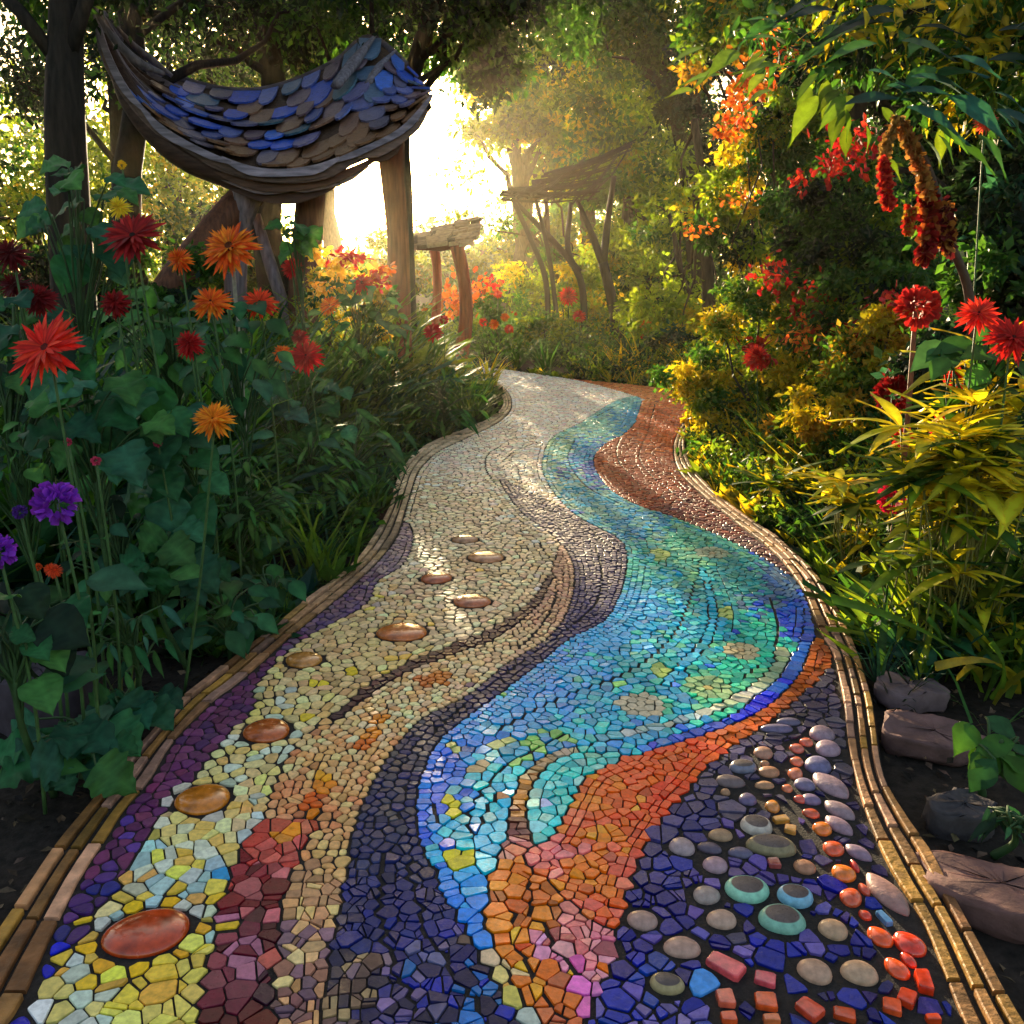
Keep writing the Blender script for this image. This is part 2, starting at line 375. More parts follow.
REGIONS = [
 ('sand_band', None, .036, 1, 3, [
   (480, 385, S((246, 232, 222), (232, 214, 205), (250, 240, 230))), (560, 395, S((240, 214, 196), (226, 205, 198))), (470, 450, S((226, 210, 190), (210, 192, 172))),
   (450, 520, S((206, 188, 152), (190, 170, 138), (218, 200, 168))), (470, 600, S((200, 178, 140), (186, 160, 124), (212, 192, 150))), (350, 660, S((204, 180, 128), (190, 160, 110), (214, 190, 130))),
   (400, 690, S((206, 168, 104), (206, 170, 112), (226, 180, 70))), (270, 760, S((220, 196, 132), (206, 186, 130), (226, 196, 112), (190, 206, 186))), (215, 840, S((216, 192, 120), (196, 206, 186), (214, 176, 92), (170, 196, 190), (216, 200, 140))),
   (180, 880, S((150, 190, 196), (226, 196, 76), (206, 160, 80), (186, 196, 180))), (150, 985, S((210, 206, 90), (226, 196, 60), (196, 190, 90), (200, 170, 70))), (90, 1010, S((206, 160, 60), (180, 200, 190), (196, 196, 110)))]),
 ('purple_band', [(412, 530), (405, 563), (377, 583), (367, 604), (328, 627), (304, 640), (280, 660), (255, 690), (254, 706), (243, 722), (219, 746), (202, 768), (177, 799), (152, 830), (136, 858), (107, 902), (76, 947), (47, 985), (20, 1040), (-10, 1080), (-120, 1080), (-20, 880), (150, 700), (300, 590), (380, 520)], .034, 1, 4, [
   (395, 545, S((176, 150, 150), (150, 126, 140))), (350, 605, S((120, 92, 110), (136, 104, 122), (108, 84, 120))), (230, 715, S((110, 60, 92), (124, 72, 112), (90, 56, 100))), (160, 790, S((128, 66, 100), (110, 58, 104), (136, 80, 116))),
   (110, 850, S((120, 60, 100), (100, 70, 150), (96, 50, 90))), (70, 910, S((58, 62, 150), (84, 50, 110), (48, 50, 120))), (30, 1000, S((30, 48, 170), (40, 60, 200), (36, 36, 90)))]),
 ('peach_band', [(556, 560), (548, 585), (535, 608), (497, 636), (452, 653), (411, 670), (377, 689), (342, 717)] + BRIGHT + ELEFT[::-1][:-3], .027, 1, 9, [
   (560, 600, S((176, 140, 120), (196, 160, 136))), (500, 645, S((206, 176, 142), (222, 196, 160))), (420, 690, S((226, 196, 156), (206, 170, 126), (230, 206, 170))), (340, 760, S((220, 172, 126), (206, 160, 116), (232, 196, 150))),
   (310, 815, S((220, 160, 120), (206, 146, 110))), (345, 850, S((220, 180, 130), (204, 164, 120))), (310, 900, S((206, 170, 126), (176, 140, 110))), (300, 960, S((216, 180, 140), (150, 116, 100), (120, 96, 110))), (290, 1020, S((200, 160, 120), (120, 90, 90), (90, 70, 90)))]),
 ('maroon_band', [(318, 808), (290, 822), (262, 822), (237, 865), (221, 890), (218, 934), (205, 969), (200, 1023), (197, 1075), (274, 1075), (276, 1023), (278, 985), (281, 940), (286, 896), (301, 858), (321, 824)], .038, 0, 1, [
   (305, 820, S((220, 130, 110), (206, 110, 96))), (280, 850, S((216, 116, 110), (190, 84, 80))), (255, 890, S((156, 70, 76), (196, 116, 120), (120, 44, 50))), (240, 940, S((110, 40, 56), (150, 84, 96), (84, 30, 40), (176, 120, 140))), (235, 1010, S((90, 30, 36), (110, 44, 60), (140, 70, 84), (60, 26, 40)))]),
 ('dark_seam_band', strip([(553, 570), (546, 588), (531, 608), (494, 635), (450, 652), (410, 668), (375, 688), (341, 715), (330, 728)], [1.5, 3, 5, 6, 6, 5, 5, 4, 2]), .024, 1, 1, [
   (540, 590, S((84, 56, 60), (70, 46, 56))), (400, 672, S((66, 34, 40), (82, 44, 48), (54, 30, 44)))]),
 ('violet_band', ELEFT + ERIGHT, .027, 1, 9, [
   (520, 505, S((190, 170, 160), (170, 150, 150))), (570, 535, S((140, 122, 130), (156, 136, 140))), (600, 565, S((92, 80, 110), (110, 96, 122))), (590, 610, S((74, 68, 112), (88, 80, 122))), (510, 675, S((82, 70, 96), (66, 60, 104))),
   (430, 735, S((80, 72, 92), (60, 58, 96), (104, 96, 110))), (395, 800, S((60, 62, 100), (84, 80, 96), (50, 54, 110))), (390, 860, S((48, 56, 120), (60, 66, 110), (40, 46, 96))), (400, 920, S((30, 50, 140), (44, 56, 120), (34, 42, 110))),
   (440, 985, S((26, 56, 170), (44, 44, 96), (130, 120, 170), (40, 40, 110))), (350, 990, S((110, 84, 80), (150, 124, 140), (50, 44, 70), (190, 156, 120))), (470, 1000, S((60, 130, 210), (30, 70, 200), (40, 36, 80))), (400, 1023, S((40, 36, 70), (130, 110, 160), (60, 60, 130)))]),
 ('red_band', [(555, 372), (600, 386), (640, 398), (642, 404), (630, 429), (603, 446), (593, 463), (610, 490), (640, 507), (671, 517), (715, 535), (756, 555), (787, 576), (807, 596), (813, 623), (822, 640), (860, 640), (840, 560), (740, 380)], .033, 1, 4, [
   (690, 398, S((216, 126, 80), (206, 110, 66))), (640, 392, S((226, 150, 106), (206, 126, 84))), (660, 425, S((196, 104, 62), (180, 92, 56))), (620, 455, S((160, 84, 62), (146, 72, 56))), (650, 480, S((140, 72, 60), (160, 84, 66))), (700, 515, S((122, 66, 66), (136, 76, 70), (104, 56, 62))),
   (760, 550, S((120, 84, 84), (104, 76, 88))), (800, 585, S((96, 70, 84), (110, 70, 70))), (818, 630, S((150, 80, 50), (126, 66, 56)))]),
 ('turquoise_band', [(640, 399), (617, 401), (582, 422), (552, 439), (543, 459), (545, 478), (562, 503), (589, 524), (620, 541), (627, 562), (620, 596), (603, 623), (569, 640), (541, 664), (504, 692), (471, 716), (440, 741), (427, 763), (417, 795), (418, 833), (430, 868), (446, 899), (465, 934), (483, 950), (488, 945), (483, 905), (489, 880), (505, 830), (510, 805), (521, 783), (541, 764), (575, 752), (610, 760)] + FLOW[:1] + FLOW[1:] + [(813, 623), (807, 596), (787, 576), (756, 555), (715, 535), (671, 517), (640, 507), (610, 490), (593, 463), (603, 446), (630, 429)], .031, 1, 4, [
   (625, 402, S((150, 186, 186), (176, 196, 186))), (590, 425, S((156, 190, 180), (180, 196, 176))), (635, 415, S((90, 150, 180), (110, 160, 180))), (560, 450, S((176, 190, 160), (140, 186, 176))), (585, 455, S((96, 170, 186), (70, 140, 180))), (597, 465, S((40, 90, 150), (50, 100, 150))),
   (570, 490, S((180, 186, 166), (120, 170, 180))), (610, 510, S((160, 180, 166), (106, 160, 176))), (640, 520, S((60, 140, 166), (90, 140, 160), (150, 170, 156))), (680, 550, S((130, 176, 156), (120, 166, 150), (156, 180, 150))), (640, 570, S((90, 156, 166), (120, 176, 160))), (740, 580, S((110, 150, 140), (96, 150, 150))),
   (780, 585, S((110, 120, 140), (90, 110, 150))), (800, 620, S((50, 96, 180), (70, 120, 190))), (635, 610, S((40, 150, 186), (60, 170, 196))), (600, 640, S((40, 156, 190), (50, 166, 200))), (700, 630, S((64, 168, 182), (56, 156, 176), (90, 184, 180))), (760, 640, S((70, 170, 160), (96, 176, 150))), (640, 665, S((70, 160, 160), (50, 150, 170), (90, 176, 160))),
   (560, 675, S((30, 150, 190), (20, 140, 186), (50, 166, 196))), (740, 690, S((130, 186, 150), (96, 176, 150))), (600, 720, S((50, 160, 190), (96, 190, 186), (70, 170, 190))), (520, 710, S((26, 150, 192), (40, 166, 200))), (470, 745, S((30, 140, 196), (50, 160, 210))), (440, 770, S((26, 116, 186), (30, 132, 200))), (520, 750, S((50, 150, 170), (170, 190, 130), (70, 170, 190))),
   (425, 810, S((20, 112, 192), (40, 136, 206))), (460, 820, S((110, 180, 206), (150, 196, 200), (60, 150, 206))), (500, 790, S((60, 190, 210), (90, 206, 210))), (480, 850, S((70, 180, 220), (96, 190, 220))), (440, 880, S((50, 140, 220), (70, 160, 226))), (475, 920, S((80, 170, 230), (60, 150, 226)))]),
 ('aqua_wedge', [(636, 757), (592, 776), (573, 804), (558, 833), (541, 849), (531, 825), (528, 804), (536, 782), (554, 764), (580, 755)], .034, 1, 2, [
   (610, 760, S((110, 196, 190), (150, 200, 190))), (560, 790, S((60, 196, 200), (90, 206, 200), (120, 210, 206))), (540, 830, S((110, 206, 206), (170, 220, 210)))]),
 ('white_row', strip([(783, 650), (776, 668), (761, 684), (735, 701), (705, 714), (667, 726), (627, 734), (595, 740)], [5.5, 5.5, 6, 6, 6.5, 6.5, 6.5, 6]), .058, 0, 1, [
   (780, 660, S((150, 176, 140), (170, 186, 150))), (735, 702, S((196, 196, 170), (206, 206, 186))), (640, 733, S((170, 196, 196), (196, 206, 200))), (600, 740, S((110, 186, 200), (150, 200, 206)))]),
 ('blue_row', strip([(808, 610), (808, 630), (803, 652), (793, 675), (771, 698), (742, 716), (711, 729), (673, 741), (640, 752)], [5, 6, 8, 9, 9, 8, 7, 6, 5]), .052, 0, 1, [
   (807, 620, S((40, 90, 190), (60, 110, 190))), (795, 665, S((30, 120, 200), (20, 100, 180))), (760, 705, S((16, 60, 200), (30, 80, 210))), (700, 733, S((20, 90, 190), (30, 110, 200))), (650, 748, S((40, 80, 190), (70, 130, 200)))]),
 ('ember_wedge', [(822, 640)] + IOUT + [(602, 928), (586, 918), (554, 890), (526, 860), (541, 849), (558, 833), (573, 804), (592, 776)] + FLOW, .025, 1, 3, [
   (822, 655, S((156, 80, 46), (140, 70, 46))), (790, 695, S((160, 80, 40), (140, 70, 40))), (740, 732, S((176, 84, 40), (190, 96, 46))), (690, 760, S((206, 96, 60), (220, 84, 66))), (640, 770, S((220, 96, 70), (206, 84, 60))), (640, 800, S((244, 136, 30), (236, 100, 40))), (600, 800, S((230, 104, 70), (236, 120, 50))),
   (665, 800, S((226, 84, 66), (216, 76, 60))), (575, 825, S((226, 110, 90), (216, 96, 76))), (605, 835, S((252, 122, 16), (246, 106, 16), (255, 136, 20))), (600, 865, S((252, 120, 16), (248, 108, 16))), (590, 880, S((250, 116, 16), (255, 132, 20))), (550, 860, S((230, 120, 120), (220, 110, 104))), (570, 895, S((220, 100, 90), (226, 116, 80))), (625, 870, S((230, 110, 96), (220, 96, 84))), (612, 910, S((230, 110, 100), (236, 96, 60))), (640, 830, S((226, 90, 70), (236, 100, 60)))]),
 ('amber_band', [(513, 836), (526, 860), (554, 890), (586, 918), (602, 928), (615, 934), (611, 969), (613, 1075), (575, 1075), (532, 1010), (510, 979), (491, 947), (486, 915), (491, 884), (505, 842)], .027, 0, 3, [
   (510, 850, S((206, 140, 130), (190, 110, 90))), (500, 880, S((216, 120, 36), (226, 130, 40))), (495, 930, S((226, 120, 30), (206, 100, 40))), (510, 965, S((244, 126, 30), (236, 160, 80), (222, 90, 30))), (530, 890, S((176, 90, 50), (196, 104, 50))), (540, 920, S((210, 116, 36), (230, 140, 40), (150, 80, 40))), (570, 945, S((190, 110, 110), (160, 84, 84), (216, 140, 140))),
   (555, 960, S((226, 116, 140), (236, 140, 170))), (530, 985, S((236, 120, 40), (240, 150, 50))), (560, 1000, S((190, 100, 60), (226, 110, 160), (176, 100, 70))), (595, 1000, S((230, 110, 170), (216, 130, 190), (226, 150, 180))), (600, 950, S((236, 140, 150), (226, 120, 130))), (560, 1030, S((150, 80, 60), (176, 96, 66)))]),
 ('copper_lane', strip([(575, 751), (556, 757), (541, 766), (527, 783), (519, 805), (517, 826), (522, 850)], [4, 5, 5.5, 6.5, 6.5, 6, 4]), .028, 0, 1, [
   (570, 752, S((206, 200, 180), (190, 170, 140))), (540, 768, S((176, 130, 90), (190, 160, 120))), (522, 800, S((176, 110, 40), (160, 96, 40))), (517, 830, S((120, 60, 50), (150, 90, 84))), (521, 848, S((220, 150, 150), (200, 110, 110)))]),
 ('midnight_band', [(840, 600), (831, 654)] + IOUT + [(611, 969), (613, 1075), (1100, 1075), (900, 600)], .042, 0, 1, [
   (835, 690, S((90, 84, 110), (76, 70, 104))), (800, 720, S((96, 90, 110), (84, 80, 106))), (740, 770, S((110, 104, 130), (90, 86, 116), (70, 66, 110))), (680, 820, S((56, 60, 130), (80, 80, 140), (44, 48, 120))), (660, 870, S((30, 46, 150), (44, 60, 160), (26, 36, 120))), (640, 900, S((40, 44, 130), (24, 36, 140))),
   (700, 900, S((26, 36, 130), (110, 96, 176), (50, 50, 140))), (760, 880, S((110, 96, 170), (90, 80, 150), (40, 44, 130), (140, 120, 180))), (640, 970, S((30, 60, 180), (26, 44, 150), (50, 90, 190))), (700, 960, S((110, 110, 190), (130, 120, 200), (36, 50, 150))), (660, 1015, S((130, 120, 200), (50, 70, 190), (150, 140, 206))), (770, 960, S((40, 60, 180), (130, 116, 196), (30, 70, 190))),
   (860, 940, S((28, 44, 140), (36, 60, 160), (60, 50, 120))), (800, 1010, S((26, 40, 130), (40, 80, 180), (20, 30, 110))), (900, 960, S((28, 34, 110), (36, 44, 120), (60, 60, 110))), (860, 860, S((60, 54, 100), (80, 76, 116), (40, 40, 90)))]),
 ('meander_lane', strip([(702, 570), (707, 584), (711, 600), (713, 618), (708, 638), (695, 655), (678, 672), (664, 690)], [2.5, 4, 5, 6, 6.5, 7, 7.5, 6.5]), .055, 0, 1, [
   (705, 580, S((70, 170, 186),)), (711, 615, S((50, 170, 200), (70, 180, 206))), (670, 680, S((36, 170, 206), (50, 180, 210)))]),
]
NAMES = [r[0] for r in REGIONS]
GX0, GY0, GS, GW, GH = -2.8, 0.5, .004, 1500, 3700
LAB = np.zeros((GH, GW), np.int8)
def fill(poly, val, keep=None):                      # scanline fill of a ground outline into the label raster
    x0, y0 = poly[:, 0], poly[:, 1]
    x1, y1 = np.roll(x0, -1), np.roll(y0, -1)
    m = np.zeros((GH, GW), bool) if keep is not None else None
    for r in range(GH):
        y = GY0 + (r + .5) * GS
        k = (y0 > y) != (y1 > y)
        if not k.any(): continue
        xs = np.sort(x0[k] + (y - y0[k]) * (x1[k] - x0[k]) / (y1[k] - y0[k]))
        ii = np.clip(np.round((xs - GX0) / GS).astype(int), 0, GW)
        for a, b in zip(ii[::2], ii[1::2]):
            (LAB if m is None else m)[r, a:b] = val if m is None else True
    return m
def look(w):
    w = np.asarray(w)
    ix = np.clip(((w[:, 0] - GX0) / GS).astype(int), 0, GW - 1); iy = np.clip(((w[:, 1] - GY0) / GS).astype(int), 0, GH - 1)
    return LAB[iy, ix].astype(int), INN[iy, ix]
def classify(w): return look(w)[0]
def in_path(w): return look(w)[1]
WORLD = []
for i, r in enumerate(REGIONS):
    if r[1] is None:
        WORLD.append(None); continue
    pl = np.asarray(r[1], float)
    pl = smooth(pl, 4, True) if len(pl) < 60 else pl
    pl = np.c_[pl[:, 0], np.minimum(pl[:, 1], 1100)]
    pl = G2(np.vstack([pl, pl[:1]]))
    WORLD.append(resample(pl, step=.012))
    fill(pl[:-1], i)
INN = fill(INNER, 1, keep=True)

def spacing(base, y):
    return base * (1 + np.clip(np.asarray(y) - 4.0, 0, 6) * 0.075)

# raised stones set among the tiles: (u, v, half width px, aspect, turn deg, kind, colour)
ORANGE = [(147, 936, 42, .62, 8, 'c', (190, 66, 22)), (203, 802, 27, .60, 8, 'c', (206, 120, 30)), (267, 733, 24, .52, 4, 'c', (190, 92, 36)), (304, 662, 19, .42, 0, 'c', (196, 130, 60)),
          (402, 634, 25, .40, 0, 'c', (204, 110, 50)), (472, 603, 19, .36, 0, 'c', (196, 110, 70)), (436, 580, 16, .34, 0, 'c', (196, 104, 66)), (486, 559, 18, .32, 0, 'c', (206, 140, 96)), (465, 541, 13, .3, 0, 'c', (196, 140, 100))]
def c4(l): return [(700 + a / 3.16, 700 + b / 3.16, rx / 3.16, ry / rx, rot, k, cc) for a, b, rx, ry, rot, k, cc in l]
MV, TN, OR = (150, 124, 136), (176, 132, 100), (232, 96, 56)
PEBBLES = c4([(385, 115, 42, 25, -10, 'p', MV), (403, 162, 42, 25, -15, 'p', (160, 132, 146)), (372, 215, 44, 28, -10, 'p', (110, 104, 140)), (330, 275, 36, 20, -10, 'p', (120, 110, 140)), (350, 322, 34, 18, -15, 'p', (126, 108, 140)),
  (412, 276, 68, 30, -38, 'l', (150, 124, 134)), (440, 356, 58, 22, -30, 'l', (146, 122, 130)), (438, 404, 54, 22, -34, 'l', (150, 122, 136)), (500, 490, 52, 20, -30, 'l', (140, 116, 136)), (590, 620, 96, 36, -46, 'l', (156, 118, 112)),
  (335, 140, 26, 12, -10, 'g', (220, 110, 84)), (305, 160, 28, 13, -10, 'g', (216, 110, 90)), (305, 201, 26, 13, -8, 'g', (226, 120, 86)), (300, 241, 28, 17, -14, 'g', (230, 130, 96)), (275, 286, 22, 12, -10, 'g', (226, 124, 84)), (315, 320, 25, 12, -5, 'g', (216, 90, 74)), (350, 365, 33, 14, -12, 'g', (210, 90, 60)),
  (385, 415, 36, 20, -18, 'g', (240, 130, 50)), (420, 478, 38, 23, -26, 'g', OR), (452, 556, 42, 27, -34, 'g', (240, 126, 44)), (475, 633, 42, 28, -18, 'g', OR), (520, 688, 28, 15, -34, 'g', (226, 70, 40)), (517, 606, 28, 15, -50, 'g', (220, 90, 60)), (567, 757, 50, 28, -40, 'g', (236, 90, 34)), (660, 780, 62, 34, -38, 'g', (226, 62, 36)), (656, 830, 38, 18, -44, 'g', (220, 60, 30)), (620, 857, 52, 28, -44, 'g', (236, 90, 40)),
  (487, 532, 26, 12, -55, 'g', (206, 60, 50)),
  (200, 175, 33, 19, -14, 'p', (176, 130, 110)), (218, 235, 36, 18, -6, 'p', (176, 126, 96)), (203, 276, 35, 13, 0, 'p', TN), (228, 344, 28, 18, -6, 'g', (216, 140, 70)), (65, 435, 41, 22, 0, 'p', (170, 134, 104)), (330, 536, 38, 25, -8, 'p', (176, 124, 96)), (80, 298, 19, 11, 0, 'p', TN), (204, 208, 18, 8, 0, 'p', TN),
  (178, 408, 52, 33, 0, 's', (196, 182, 170)), (225, 472, 82, 34, -6, 's', (140, 126, 96)), (148, 610, 71, 46, 0, 's', (150, 206, 180)), (300, 632, 59, 37, 0, 's', (130, 180, 206)), (258, 705, 76, 49, 0, 's', (130, 180, 160)), (135, 220, 46, 20, 0, 's', (120, 120, 140)),
  (48, 530, 44, 28, 0, 'p', (176, 140, 150)), (20, 626, 46, 32, 0, 'p', (166, 146, 140)), (68, 703, 50, 35, 0, 'p', (190, 154, 136)), (420, 735, 50, 35, -10, 'p', (186, 150, 120)), (362, 868, 58, 43, -20, 'p', (190, 150, 126)), (503, 873, 60, 43, -12, 'p', (190, 154, 126)),
  (30, 475, 42, 20, -14, 'p', (96, 84, 100)), (128, 490, 42, 20, -6, 'p', (104, 96, 120)), (243, 97, 52, 14, 0, 'p', (110, 100, 130)), (280, 75, 42, 12, 0, 'p', (104, 96, 120)), (95, 265, 50, 20, -16, 'p', (116, 98, 100)), (150, 322, 32, 20, -12, 'p', (110, 96, 130))])
def c3(l): return [(450 + a / 3.16, 700 + b / 3.16, rx / 3.16, ry / rx, rot, k, cc) for a, b, rx, ry, rot, k, cc in l]
PEBBLES += c3([(733, 473, 44, 30, 0, 'p', (170, 146, 150)), (608, 706, 52, 35, -4, 'p', (176, 140, 130)), (733, 792, 61, 39, -6, 'p', (186, 146, 130)), (685, 908, 58, 38, -8, 's', (170, 150, 110))])
# flat glass slabs (squares)
SLABS = c4([(80, 853, 74, 30, -28, 'b', (236, 92, 96)), (205, 893, 46, 24, -14, 'b', (226, 90, 100)), (80, 955, 37, 30, 0, 'b', (236, 110, 80)), (207, 965, 46, 30, -6, 'b', (240, 96, 40)), (90, 1015, 34, 20, 0, 'b', (236, 90, 40)), (345, 990, 54, 30, -36, 'b', (226, 80, 50)), (455, 1005, 48, 22, -12, 'b', (220, 80, 34)),
  (705, 905, 34, 38, -8, 'b', (214, 60, 24)), (652, 955, 40, 28, -24, 'b', (214, 66, 30)), (605, 980, 42, 26, -14, 'b', (226, 86, 40)), (735, 1019, 32, 14, 0, 'b', (216, 70, 24)), (225, 1020, 36, 16, 0, 'b', (230, 120, 70)), (255, 387, 30, 13, 8, 'b', (196, 140, 60)), (285, 418, 26, 14, -12, 'b', (196, 140, 70)), (233, 525, 26, 16, 0, 'b', (170, 80, 76)), (580, 700, 36, 14, -46, 'b', (90, 140, 190))])
def stone_axes(u, v, rx, asp, rot):
    c = G2([(u, v)])[0]
    e = G2([(u - rx, v), (u + rx, v), (u, v - rx * asp), (u, v + rx * asp)])
    a = np.linalg.norm(e[1] - e[0]) / 2; b = np.linalg.norm(e[3] - e[2]) / 2
    return c, a, b
STONES = []
for s_ in ORANGE + PEBBLES + SLABS:
    u, v, rx, asp, rot, k, cc = s_
    c, a, b = stone_axes(u, v, rx, asp, 0)
    if k in 'cps' : b *= 0.88                        # a dome hides some of its own length
    if rot and k in 'lgb':
        # a slanted outline: project its two ends instead
        th = math.radians(rot); L = rx; W = rx * asp
        e = G2([(u - L * math.cos(th), v + L * math.sin(th)), (u + L * math.cos(th), v - L * math.sin(th)), (u - W * math.sin(th), v - W * math.cos(th)), (u + W * math.sin(th), v + W * math.cos(th))])
        a = np.linalg.norm(e[1] - e[0]) / 2; b = np.linalg.norm(e[3] - e[2]) / 2
        d = e[1] - e[0]; ang = math.atan2(d[1], d[0])
        # b measured across
        n_ = np.array([-math.sin(ang), math.cos(ang)]); b = max(0.2 * a, abs((e[3] - e[2]) @ n_) / 2)
    else:
        ang = math.radians(rot)
    STONES.append((c, a, b, ang, k, cc))
ROSETTES = [(641, 706, 27, .50, (206, 190, 160), (196, 180, 150)), (708, 689, 25, .52, (150, 186, 130), (200, 180, 110)), (741, 652, 19, .46, (196, 180, 140), (200, 170, 130)), (712, 554, 18, .34, (170, 180, 150), (180, 160, 120))]

# ---- seeds
WARM = {k: np.array([1.10, .97, .90]) for k in ('sand_band', 'peach_band', 'red_band')}
WARM['turquoise_band'] = np.array([.6, .98, 1.06])
WARM['midnight_band'] = np.array([1.05, .95, 1.0])
SAT = {'sand_band': (.98, 1.26), 'peach_band': (1.2, 1.12), 'violet_band': (1.15, .7), 'midnight_band': (1.2, .62), 'turquoise_band': (1.65, 1.05), 'aqua_wedge': (1.4, 1.05), 'blue_row': (1.3, 1.0), 'meander_lane': (1.5, 1.0), 'ember_wedge': (1.22, 1.3), 'amber_band': (1.2, 1.3), 'maroon_band': (1.3, .85), 'purple_band': (1.2, .85), 'red_band': (1.3, 1.0)}
seeds, sreg, scol = [], [], []
def pick(reg, w, px):
    keys = REGIONS[reg][5]
    d = np.array([((px[0] - k[0]) ** 2 + ((px[1] - k[1]) * 1.3) ** 2) for k in keys]) + 30.0
    p = d ** -1.9; p /= p.sum()
    c = keys[rng.choice(len(keys), p=p)][2]
    c = c[rng.integers(len(c))]
    g = c.mean(); sf, lf = SAT.get(NAMES[reg], (1.1, 1.0)); c = np.clip((g + (c - g) * sf) * lf, .004, 1)
    return np.clip(c * WARM.get(NAMES[reg], 1) * (1 + rng.normal(0, .16)) * (1 + rng.normal(0, .05, 3)), 0.004, 0.9)

class Hash:
    def __init__(s, cell): s.c, s.d = cell, {}
    def key(s, p): return (int(math.floor(p[0] / s.c)), int(math.floor(p[1] / s.c)))
    def add(s, p, i): s.d.setdefault(s.key(p), []).append((i, p[0], p[1]))
    def near(s, p, r):
        k = s.key(p); n = int(math.ceil(r / s.c)); r2 = r * r
        for a in range(k[0] - n, k[0] + n + 1):
            for b in range(k[1] - n, k[1] + n + 1):
                for i, x, y in s.d.get((a, b), ()):
                    if (x - p[0]) ** 2 + (y - p[1]) ** 2 < r2:
                        yield i, x, y
H = Hash(0.05)
def put(p, reg, c=None):
    H.add(p, len(seeds)); seeds.append((p[0], p[1])); sreg.append(reg); scol.append(c)
def clear_of(p, r):
    for _ in H.near(p, r): return False
    return True

SKIP, ROS = -1, -2
# domes and slabs: a ring of ghost seeds inside, real ones outside
def ell(c, a, b, ang, t):
    x, y = a * np.cos(t), b * np.sin(t)
    return np.stack([c[0] + x * math.cos(ang) - y * math.sin(ang), c[1] + x * math.sin(ang) + y * math.cos(ang)], 1)
def blocked(p, grow=0.0):
    for c, a, b, ang, k, cc in STONES:
        dx, dy = p[0] - c[0], p[1] - c[1]
        if abs(dx) > a + .1 or abs(dy) > a + .1: continue
        x = dx * math.cos(ang) + dy * math.sin(ang); y = -dx * math.sin(ang) + dy * math.cos(ang)
        if (x / (a + grow)) ** 2 + (y / (b + grow)) ** 2 < 1: return True
    return False
for i, (c, a, b, ang, k, cc) in enumerate(STONES):
    g = .021
    per = 2 * math.pi * math.sqrt((a * a + b * b) / 2)
    n = max(8, int(per / .034))
    t = np.linspace(0, 2 * math.pi, n, endpoint=False)
    ai, bi = max(a - g * .7, a * .4), max(b - g * .7, b * .4)
    for p in ell(c, ai, bi, ang, t):
        if clear_of(p, .008): put(p, SKIP)
    put(c, SKIP)
    if k == 'c':
        big = i == 0
        n2 = max(9, int(per / (.055 if big else .042)))
        for q, p in enumerate(ell(c, a + g, b + g, ang, np.linspace(0, 2 * math.pi, n2, endpoint=False) + rng.uniform(0, 1))):
            if big:
                cc2 = lin([(250, 196, 14), (236, 170, 34), (250, 204, 20), (206, 206, 196), (250, 190, 14)][int(rng.integers(5))])
                put(p, 0, cc2)
            else:
                put(p, 0)
        if big:
            for p in ell(c, a + 3.3 * g, b + 3.3 * g, ang, np.linspace(0, 2 * math.pi, int(n2 * 1.1), endpoint=False)):
                if clear_of(p, .03) and in_path(p[None])[0]:
                    put(p, 0, lin([(230, 190, 60), (220, 184, 74), (226, 170, 50), (240, 194, 40)][int(rng.integers(4))]))
for u, v, rx, asp, cr, cc0 in ROSETTES:
    c, a, b = stone_axes(u, v, rx, asp, 0)
    put(c, 7, lin(cc0))
    for rr, st in ((.36, .03), (.72, .034)):
        n = max(6, int(2 * math.pi * (a + b) / 2 * rr / st))
        for p in ell(c, a * rr, b * rr, 0, np.linspace(0, 2 * math.pi, n, endpoint=False) + rr):
            put(p, 7, np.clip(lin(cr) * (1 + rng.normal(0, .12)), 0, .9))
    n = max(8, int(2 * math.pi * (a + b) / 2 * 1.3 / .04))
    for p in ell(c, a * 1.3, b * 1.3, 0, np.linspace(0, 2 * math.pi, n, endpoint=False)):
        if clear_of(p, .02): put(p, int(classify(p[None])[0]))

# seams: rows of seeds mirrored over every region outline
seam_pts = []
seam_curves = []
for i, r in enumerate(REGIONS):
    if r[1] is None: continue
    pl = WORLD[i]
    seam_curves.append((i, pl))
seam_curves.append((-1, resample(Lin_w, step=.012))); seam_curves.append((-1, resample(Rin_w, step=.012)))
GUIDES = [[(652, 741), (608, 744), (570, 750), (535, 766), (513, 782), (494, 801), (482, 820), (478, 852), (488, 883)], [(560, 738), (535, 752), (507, 766), (485, 790), (472, 811), (469, 850), (478, 885)], [(434, 790), (435, 812), (440, 838), (452, 868), (466, 895), (480, 925)],
 [(505, 850), (497, 884), (494, 920), (504, 960), (524, 1000), (545, 1035)], [(516, 860), (511, 890), (511, 920), (520, 955), (540, 990), (565, 1025)], [(526, 862), (532, 900), (545, 930), (565, 960), (590, 995)], [(620, 404), (590, 420), (541, 441), (515, 452), (502, 463)], [(500, 447), (488, 455), (486, 470), (497, 487)],
 [(540, 545), (555, 570), (556, 595), (545, 622), (520, 648), (480, 676)], [(596, 548), (602, 575), (598, 600), (585, 616), (555, 640), (500, 680), (440, 728), (412, 770), (400, 820)], [(700, 560), (690, 600), (670, 640), (630, 672), (560, 700), (500, 730)], [(770, 600), (778, 630), (770, 655), (740, 680), (690, 700), (600, 715)], [(590, 530), (610, 548), (640, 560), (690, 575)],
 [(640, 420), (620, 440), (618, 460), (640, 486)], [(575, 440), (568, 460), (585, 486), (620, 505)], [(655, 405), (648, 432), (640, 460), (670, 492), (720, 520)], [(385, 860), (380, 900), (385, 940), (400, 980), (420, 1020)], [(410, 850), (412, 890), (425, 930), (450, 970), (480, 1010)]]
